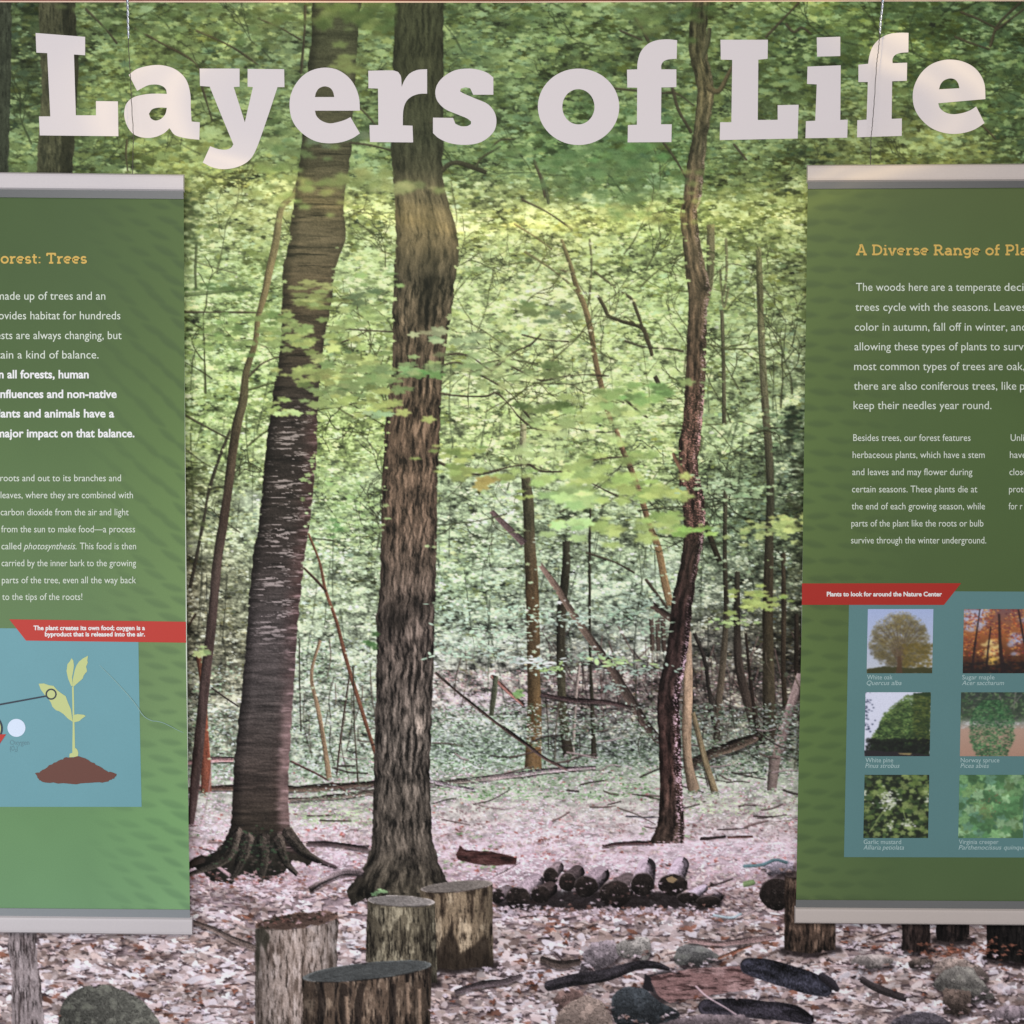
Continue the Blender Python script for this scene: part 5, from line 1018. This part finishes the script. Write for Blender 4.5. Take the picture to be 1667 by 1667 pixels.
def heading(name, s, x0, x1, base, cap, d, m, parent, pen=.17):
    adv = sum(SLAB[c][0]+.05 for c in s)-.05; kx = (x1-x0)/adv; V, F = [], []; X = 0; dd = d
    for c in s:
        for st in SLAB[c][1]:
            P = [Vector((x0+(X+x)*kx, base-y*cap)) for x, y in st]; o = len(V); dd += 2e-6; hw = pen*cap/2
            for i, q in enumerate(P):
                a = (P[i]-P[max(i-1, 0)]); b = (P[min(i+1, len(P)-1)]-P[i]); a = a.normalized() if a.length > 1e-9 else b.normalized(); b = b.normalized() if b.length > 1e-9 else a
                t = (a+b); t = t.normalized() if t.length > .2 else a; nn = Vector((-t.y, t.x)); k = hw/max(.6, nn.dot(Vector((-a.y, a.x))))
                V += [W(q.x+nn.x*k, q.y+nn.y*k, dd), W(q.x-nn.x*k, q.y-nn.y*k, dd)]
            F += [(o+2*i, o+2*i+1, o+2*i+3, o+2*i+2) for i in range(len(P)-1)]
        X += SLAB[c][0]+.05
    for k, f in enumerate(F):
        a, b, c = V[f[0]], V[f[1]], V[f[2]]
        if (b-a).cross(c-a).y > 0: F[k] = f[::-1]
    return obj(name, V, F, m, parent)

# ----------------------------------------------------------------------------
# THE BANNERS
# ----------------------------------------------------------------------------
DB = .026              # how far the banner cloth hangs in front of the mural
M_cloth = material('banner_cloth', None, .5, .055, 420, .3, bump=.08)
M_rail = material('white_rail', (199, 191, 194), .4, .015, 200, .4, wear=.04)
M_lip = material('grey_rail_lip', (134, 138, 142), .35, .02, 300, .45)
M_yel = material('yellow_ink', (208, 172, 86), .5, .03); M_txt = material('pale_ink', (212, 219, 206), .5, .03); M_bold = material('white_text_ink', (232, 232, 232), .5, .02)
M_red = material('red_ink', (188, 56, 46), .5, .04); M_red2 = material('deep_red_ink', (168, 38, 27), .5, .04)
M_teal = material('teal_ink', (108, 157, 167), .5, .05, wear=.05); M_teal2 = material('dull_teal_ink', (92, 130, 132), .5, .05, wear=.05)
M_leafy = material('yellow_green_ink', (194, 202, 138), .5, .03); M_soil = material('brown_ink', (106, 66, 56), .5, .06); M_dark = material('charcoal_ink', (52, 58, 70), .5); M_oxy = material('pale_blue_ink', (214, 226, 246), .5)
M_faint = material('faint_grey_ink', (104, 140, 150), .5); M_cap = material('caption_ink', (172, 196, 196), .5)

def banner_cloth(side, x0, x1, y0, y1, stops):
    I = Ink(x0, y0, x1, y1, .6); h, w = I.h, I.w; r = np.random.default_rng(3 if side > 0 else 4)
    yy, xx = np.mgrid[0:h, 0:w]; y = yy/I.k+y0; x = xx/I.k+x0
    c = ramp(y, [s[0] for s in stops], [s[1] for s in stops])
    edge = x1-x if side > 0 else x-x0                       # distance from the edge near the middle of the mural
    fade = np.clip(1-edge/165, 0, 1)
    pat = np.zeros((h, w), np.float32)
    # slanted leaves printed tone on tone, thinning out towards the writing
    ys_, an_ = ([300, 450, 620, 800, 960, 1080, 1200, 1330, 1500], [.2, .5, .75, .6, .35, .25, .08, .25, .5]) if side > 0 else ([300, 600, 900, 1100, 1300, 1500], [-.05, .05, .12, -.02, -.1, .1])
    for row, yv in enumerate(np.arange(y0-30, y1+30, 25.)):
        for k in range(4):
            ex = 2+k*46+(row % 2)*23+r.normal()*3; yc = yv+ex*(.10 if side > 0 else .04)+r.normal()*2; a = float(np.interp(yv, ys_, an_))+r.normal()*.06; ln = 25+r.normal()*2
            cx = x1-ex if side > 0 else x0+ex
            i0, i1, j0, j1 = I.box(I.X(cx-ln), I.Y(yc-ln), I.X(cx+ln), I.Y(yc+ln))
            if i1 <= i0 or j1 <= j0: continue
            dx, dy = x[i0:i1, j0:j1]-cx, y[i0:i1, j0:j1]-yc; u = (dx*math.cos(a)+dy*math.sin(a))/ln; v = (-dx*math.sin(a)+dy*math.cos(a))/(ln*.36)
            g = np.clip((1-u*u-np.abs(v)*1.25)*2.2, 0, 1)*(.7+.3*np.clip(v, -1, 1))
            pat[i0:i1, j0:j1] = np.maximum(pat[i0:i1, j0:j1], g)
    pat = blur(pat, .9)
    lo = sstep(600, 1300, y)[..., None]; c = c*(np.array([.93, 1.0, .87], np.float32)*(1-lo)+np.array([.97, .97, .96], np.float32)*lo)
    m = (fbm(h, w, 60, 60, 77, 3)-.5)
    I.c[:] = c*(1+.10*fade*(1-pat)+.05*m-.06*pat*fade**.6)[..., None]+np.array([5, 3, -1])*(fade*(1-pat))[..., None]
    return I
def rail(name, pts, d0, d1, parent, m):
    """moulded rail: outline as four corners (left top, right top, right bottom, left bottom), bulging face"""
    (a, b, c, e) = pts; n = 9; V, F = [], []
    for k in range(n+1):
        t = k/n; dd = d0+(d1-d0)*(1-abs(2*t-1)**6*.30) if 0 < k < n else d0+(d1-d0)*.3
        for p, q in ((a, e), (b, c)):
            w = W(p[0]+(q[0]-p[0])*t, p[1]+(q[1]-p[1])*t, d1); V.append(Vector((w.x, -dd, w.z)))
    o = len(V)
    for p in (a, b, c, e):
        w = W(p[0], p[1], d1); V.append(Vector((w.x, -d0, w.z)))
    F += [(2*k+1, 2*k, 2*k+2, 2*k+3) for k in range(n)]
    F += [(o, o+3, o+2, o+1)][0:0]+[(o+1, o+2, o+3, o), (0, 1, o+1, o), (2*n+1, 2*n, o+3, o+2)]
    F += [tuple([o]+[o+3]+[2*k for k in range(n, -1, -1)]), tuple([o+2]+[o+1]+[2*k+1 for k in range(0, n+1)])]
    ob = obj(name, V, F, m, parent)
    import bmesh
    bm = bmesh.new(); bm.from_mesh(ob.data); bmesh.ops.recalc_face_normals(bm, faces=bm.faces); bm.to_mesh(ob.data); bm.free()
    return ob

# ---- left banner -----------------------------------------------------------
BL = thing('hanging_banner', 'green banner about trees with a seedling diagram on a teal panel', 'banner', W(0, 1520, DB), 'green banners hung in front of the mural')
LX0 = -330
def left_edge(y): return np.interp(y, [300, 1060, 1500], [299, 302.5, 309.5])
def left_warp(x, y): return LX0+(x-LX0)*(left_edge(y)-LX0)/(300-LX0), y+(x-0)*.012*np.interp(y, [300, 1500], [1, .7])
CL = banner_cloth(1, LX0, 300, 306, 1494, [(306,(73,90,54)),(420,(73,91,55)),(600,(80,99,61)),(780,(92,113,74)),(960,(100,124,84)),(1150,(104,132,90)),(1330,(106,146,98)),(1494,(112,152,110))])
bl_cloth = sheet_mesh('cloth', CL, DB, M_cloth, BL, warp=left_warp)
slab('cloth_back', [(LX0, 306), (298, 309), (308, 1492), (LX0, 1488)], DB-.0015, DB-.0004, M_txt, BL)
rail('top_rail', [(LX0-3, 274.5), (298.5, 282.5), (298.5, 311.5), (LX0-3, 305)], DB-.006, DB+.010, BL, M_rail)
slab('rail_lip', [(LX0-2, 305), (298.5, 311), (298.8, 324), (LX0-2, 318)], DB+.0005, DB+.003, material('shadowed_rail_lip', (90, 92, 94), .35, .02, 300, .45), BL)  # the top rail's shadow is put into this lip's darker grey
slab('rail_lip', [(LX0-2, 1476), (309, 1481), (309.5, 1496), (LX0-2, 1491)], DB+.0005, DB+.003, M_lip, BL)
rail('bottom_rail', [(LX0-3, 1487), (312.5, 1494), (312.5, 1524.5), (LX0-3, 1516)], DB-.006, DB+.010, BL, M_rail)
D1 = DB+.0006
heading('heading', 'Forest: Trees', -13.5, 141.5, 428.8, 17, D1, M_yel, BL)
S1, S2 = 18.9, 16.0
text_block('paragraph', [('made up of trees and an', -5.5, 171.5, 487.8, S1), ('provides habitat for hundreds', -18, 196, 519.8, S1), ('forests are always changing, but', -28, 198, 552, S1), ('maintain a kind of balance.', -41, 160.5, 583.6, S1)], D1, M_txt, BL)
note(text_block('paragraph', [('In all forests, human', -6.5, 144.5, 615.6, S1, .026), ('influences and non-native', -3.8, 190, 647.6, S1, .026), ('plants and animals have a', -12.5, 186, 679.3, S1, .026), ('major impact on that balance.', -6, 219, 711.6, S1, .026)], D1, M_bold, BL), 'bold white paragraph')
text_block('paragraph', [('roots and out to its branches and', .5, 197, 783.4, S2), ('leaves, where they are combined with', 1, 216.5, 811.1, S2), ('carbon dioxide from the air and light', 1, 209.5, 838.9, S2), ('from the sun to make food\u2014a process', 2, 220, 866.6, S2),
   ('called', 2.3, 34.5, 894.3, S2), ('photosynthesis.', 38.3, 124.5, 894.3, S2, 0, .28), ('This food is then', 130, 221.5, 894.3, S2), ('carried by the inner bark to the growing', 2.5, 221.5, 921.8, S2), ('parts of the tree, even all the way back', 3, 221.5, 949.5, S2), ('to the tips of the roots!', 3.5, 134, 976.7, S2)], D1, M_txt, BL)
note(flat('teal_panel', [(LX0+60, 1020), (225, 1025), (227, 1150), (230.5, 1313.5), (LX0+60, 1313.5)], DB+.0004, M_teal, BL), 'teal panel with the seedling drawing')
flat('red_strip', [(15.1, 1008.2), (302.6, 1012.2), (302.9, 1046.2), (42.3, 1042.8)], DB+.0008, M_red, BL)
text_block('caption', [('The plant creates its own food; oxygen is a', 54.5, 236, 1025.6, 10.2, .03), ('byproduct that is released into the air.', 73, 236, 1035.8, 10.2, .03)], DB+.0011, M_bold, BL)
KP = 330/1667
def cp(pts): return [(x*KP, 980+y*KP) for x, y in pts]
D2 = DB+.0008
flat('seedling', cp([(592,695),(606,695),(612,980),(618,1270),(594,1270),(598,980)]), D2, M_leafy, BL)
def leafpart(pts, k): flat('leaf', cp(pts), D2+k*.0001, M_leafy, BL)
leafpart([(585,690),(560,630),(547,570),(555,510),(575,488),(588,462),(602,480),(608,520),(604,560),(592,620),(600,690)], 1)
leafpart([(600,700),(598,640),(615,560),(630,520),(650,490),(680,465),(724,442),(718,480),(722,500),(708,530),(716,570),(690,600),(680,630),(640,665)], 2)
leafpart([(318,672),(360,670),(405,685),(440,690),(470,725),(500,748),(540,775),(560,830),(582,880),(598,985),(560,960),(520,920),(490,900),(460,890),(430,860),(420,830),(400,800),(372,770),(350,740),(335,720)], 1)
leafpart([(598,985),(598,930),(640,922),(690,928),(705,938),(680,955),(650,980),(615,988)], 2)
leafpart([(570,1278),(572,1248),(596,1240),(606,1250),(608,1215),(622,1200),(636,1215),(644,1240),(640,1272)], 2)
rs = random.Random(4)
mound = [(290,1412),(320,1400),(350,1385),(400,1345),(440,1325),(500,1300),(540,1275),(600,1280),(655,1268),(700,1290),(740,1308),(790,1340),(840,1362),(890,1395),(940,1402),(960,1420),(945,1450),(915,1462),(890,1480),(820,1482),(700,1490),(600,1498),(480,1490),(370,1486),(330,1470),(310,1445)]
mj = []
for i, p in enumerate(mound):
    q = mound[(i+1) % len(mound)]
    for t in (0, .33, .66): mj.append((p[0]+(q[0]-p[0])*t+rs.uniform(-5, 5), p[1]+(q[1]-p[1])*t+rs.uniform(-5, 5)))
flat('soil_mound', cp(mj), D2+.0003, M_soil, BL)
def ring(name, cx, cy, r, w, d, m, par): return flat(name, ell(cx, cy, r, r, 40), d, m, par, [ell(cx, cy, r-w, r-w, 40)])
ring('pointer', 420*KP, 980+758*KP, 46*KP, 12*KP, D2+.0006, M_dark, BL)
flat('pointer', cp([(-60,846),(0,836),(375,768),(378,780),(0,850),(-60,862)]), D2+.0005, M_dark, BL)
ring('magnifier', -20, 1186, 24.6, 3.2, D2+.0004, M_dark, BL); flat('magnifier', ell(-20, 1186, 21.6, 21.6, 40), D2+.0003, M_leafy, BL)
flat('arrow', cp([(-60,1090),(50,1088),(-2,1165),(-60,1165)]), D2+.0007, M_red, BL)
flat('oxygen_dot', ell(135*KP, 980+1035*KP, 74*KP, 74*KP, 40), D2+.0002, M_oxy, BL)
text_block('caption', [('Oxygen', 15.8, 47.5, 1212.5, 11.5), ('(O\u2082)', 16, 28.5, 1222, 11.5)], D2+.0002, M_faint, BL)
# a crease torn across the cloth: a raised lip of cloth
cr = smooth_path(cp([(820,520),(870,570),(930,630),(1050,760),(1130,860),(1165,915),(1200,950),(1250,975),(1290,980),(1340,992),(1400,1020),(1460,1052),(1510,1075)]), 5)
V, F = [], []
for i, (x, y) in enumerate(cr):
    t = i/(len(cr)-1); wd = .25+.65*math.sin(math.pi*t)**.6; ax = cr[min(i+1, len(cr)-1)]-cr[max(i-1, 0)]; ax /= np.linalg.norm(ax); nx, ny = -ax[1], ax[0]
    V += [W(x-nx*wd*.5, y-ny*wd*.5, DB+.0009), W(x, y, DB+.0009+.0016*math.sin(math.pi*t)**.5), W(x+nx*wd, y+ny*wd, DB+.0009)]
for i in range(len(cr)-1):
    for k in (0, 1): F.append((3*i+k, 3*i+k+1, 3*i+k+4, 3*i+k+3))
obj('crease', V, F, material('creased_cloth', (166, 196, 190), .5), BL)

# ---- right banner ----------------------------------------------------------
BR = thing('hanging_banner', 'green banner about plants with six small plant photographs on a dull teal panel', 'banner', W(1667, 1505, DB), 'green banners hung in front of the mural')
RX1 = 1960
def right_edge(y): return np.interp(y, [300, 760, 1000, 1250, 1470], [1315, 1308.5, 1305.5, 1300, 1296])
def right_warp(x, y): return RX1-(RX1-x)*(RX1-right_edge(y))/(RX1-1315), y-(x-1315)*.001
CR = banner_cloth(-1, 1315, RX1, 292, 1478, [(292,(86,96,58)),(420,(84,98,58)),(600,(80,96,56)),(800,(82,100,60)),(960,(80,98,58)),(1150,(84,108,62)),(1330,(82,106,64)),(1478,(84,104,66))])
sheet_mesh('cloth', CR, DB, M_cloth, BR, warp=right_warp)
slab('cloth_back', [(1316, 294), (RX1, 292), (RX1, 1480), (1298, 1477)], DB-.0015, DB-.0004, M_txt, BR)
M_rail2 = material('warm_white_rail', (193, 181, 176), .4, .015, 200, .4, wear=.04); M_lip2 = material('dark_grey_rail_lip', (108, 108, 108), .35, .02, 300, .45)
rail('top_rail', [(1315, 267), (RX1+3, 263), (RX1+3, 293.5), (1315, 296.5)], DB-.006, DB+.010, BR, M_rail2)
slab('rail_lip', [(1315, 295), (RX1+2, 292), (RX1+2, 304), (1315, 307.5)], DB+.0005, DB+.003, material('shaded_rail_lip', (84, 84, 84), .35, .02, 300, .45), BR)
slab('rail_lip', [(1296, 1465), (RX1+2, 1469), (RX1+2, 1481), (1295.5, 1478)], DB+.0005, DB+.003, M_lip2, BR)
rail('bottom_rail', [(1295, 1477), (RX1+3, 1482), (RX1+3, 1511), (1295, 1505)], DB-.006, DB+.010, BR, M_rail2)
heading('heading', 'A Diverse Range of Plants', 1393.5, 1712, 415.3, 17, D1, M_yel, BR)
text_block('paragraph', [('The woods here are a temperate', 1393.5, 1629, 473.5, S1), ('deciduous', 1635, 1716, 473.5, S1), ('trees cycle with the seasons.', 1392.5, 1612, 506, S1), ('Leaves', 1618.5, 1670, 506, S1), ('color in autumn, fall off in winter, and', 1391.5, 1671, 538.4, S1), ('allowing these types of plants to', 1391, 1627.5, 570.3, S1), ('survive', 1634, 1688, 570.3, S1),
   ('most common types of trees are oak,', 1390.5, 1668, 602.5, S1), ('there are also coniferous trees, like', 1390, 1654.5, 634.4, S1), ('pine', 1660.5, 1692, 634.4, S1), ('keep their needles year round.', 1389.5, 1614, 666, S1)], D1, M_txt, BR)
text_block('paragraph', [('Besides trees, our forest features', 1389, 1580, 717.8, S2), ('herbaceous plants, which have a stem', 1388, 1603, 745.6, S2), ('and leaves and may flower during', 1387.5, 1583, 773.5, S2), ('certain seasons. These plants die at', 1387, 1591, 801.5, S2), ('the end of each growing season, while', 1386.5, 1603.5, 829.3, S2), ('parts of the plant like the roots or bulb', 1386, 1601, 857.1, S2), ('survive through the winter underground.', 1385.5, 1605.5, 884.7, S2)], D1, M_txt, BR)
text_block('paragraph', [('Unlike', 1645.3, 1681, 717.8, S2), ('have', 1644, 1670.5, 745.6, S2), ('close', 1643.2, 1672, 773.5, S2), ('protect', 1642.6, 1683, 801.5, S2), ('for r', 1642, 1664.5, 829.3, S2)], D1, M_txt, BR)
note(flat('teal_panel', [(1382.5, 962), (RX1-60, 964), (RX1-60, 1396.5), (1374, 1395.3)], DB+.0004, M_teal2, BR), 'dull teal panel holding the plant photographs')
flat('red_strip', [(1305.6, 949.8), (1564.6, 949.4), (1536.6, 984.8), (1305.4, 984.6)], DB+.0008, M_red2, BR)
text_block('caption', [('Plants to look for around the Nature Center', 1346, 1533.5, 970.6, 10.2, .03)], DB+.0011, M_bold, BR)
spots = [(1412.8, 991.5, 1519.5, 1096), (1569.2, 991.5, 1676, 1096), (1409, 1127, 1515.4, 1231), (1564.6, 1127, 1671, 1231), (1407.5, 1261.4, 1512.8, 1364.2), (1562, 1261.4, 1667.5, 1364.2)]
for (nm, P), (xa, ya, xb, yb) in zip(paint_plants(), spots):
    o = sheet_mesh('plant_photo', P, DB+.0008, M_cloth, BR, warp=lambda x, y, q=(xa, ya, xb, yb): (q[0]+x/106*(q[2]-q[0])-(y/106)*2, q[1]+y/106*(q[3]-q[1])))
    o['label'] = 'small square photograph of '+nm
caps = [('White oak', 1411.5, 1453, 1106, 'Quercus alba', 1411, 1467.5, 1115.2), ('Sugar maple', 1566.5, 1619, 1106, 'Acer saccharum', 1566, 1634.5, 1115.2), ('White pine', 1409, 1454, 1241, 'Pinus strobus', 1408.5, 1464.5, 1250), ('Norway spruce', 1564, 1627, 1241, 'Picea abies', 1563.5, 1610, 1250),
        ('Garlic mustard', 1406, 1467, 1374, 'Alliaria petiolata', 1405.5, 1471.5, 1383), ('Virginia creeper', 1561, 1625.5, 1374, 'Parthenocissus quinquefolia', 1560.5, 1690, 1383)]
for a, x0, x1, y, b_, u0, u1, v in caps:
    text_block('caption', [(a, x0, x1, y, 10.6), (b_, u0, u1, v, 10.6, 0, .25)], DB+.0007, M_cap, BR)

# ----------------------------------------------------------------------------
# HANGING WIRES
# ----------------------------------------------------------------------------
M_steel = material('bright_wire', (196, 200, 210), .3, .1, 300, .5, metal=.85); M_cord = material('dark_wire', (70, 64, 62), .5, .1, 300, .4)
def tube(name, path, r, m, parent, sides=8):
    P = [Vector(p) for p in path]; V, F = [], []
    for i, p in enumerate(P):
        t = (P[min(i+1, len(P)-1)]-P[max(i-1, 0)]).normalized(); a = t.cross(Vector((0, 1, 0))).normalized(); b = t.cross(a)
        rr = r[i] if hasattr(r, '__len__') else r
        V += [p+(a*math.cos(2*math.pi*k/sides)+b*math.sin(2*math.pi*k/sides))*rr for k in range(sides)]
    for i in range(len(P)-1):
        for k in range(sides): F.append((i*sides+k, i*sides+(k+1) % sides, (i+1)*sides+(k+1) % sides, (i+1)*sides+k))
    F += [tuple(range(sides))[::-1], tuple(range((len(P)-1)*sides, len(P)*sides))]
    return obj(name, V, F, m, parent, True)
def wire(label, upper, lower, d):
    t = thing('hanging_wire', label, 'wire', W(lower[-1][0], lower[-1][1], d), 'wires holding the banners')
    c = smooth_path(np.array(upper, float), 12); n = len(c)
    for s in (0, math.pi):                       # two strands twisted round each other
        pts, rad = [], []
        for i, (x, y) in enumerate(c):
            a = s+i/n*math.pi*7; w = W(x, y, d); pts.append(w+Vector((math.cos(a)*.0016, math.sin(a)*.0016, 0))); rad.append(.0019*(.55+.45*math.sin(math.pi*min(1, (n-1-i)/n*3+.2)/2)))
        tube('twisted_end', pts, rad, M_steel, t)
    c = smooth_path(np.array(lower, float), 10); n = len(c)
    tube('cord', [W(x+.35*math.sin(y*.9), y, d+(DB-.002-d)*max(0, (i/n-.9)*10)) for i, (x, y) in enumerate(c)], .0009, M_cord, t)
    return t
wire('thin wire with a bright twisted top crossing the letter a, above the seedling banner', [(207,-6),(208,14),(208.5,40),(209.3,63)], [(209,56),(209.5,80),(212,118),(214,165),(217,218),(216.5,245),(216,283)], .030)
wire('thin wire with a bright twisted top crossing the second letter f, above the plant photographs', [(1437.5,-6),(1436,14),(1433.5,36),(1432.5,56)], [(1432,50),(1431,70),(1429.5,86),(1427,106),(1423.5,160),(1420,205),(1418,226),(1417,268)], .030)
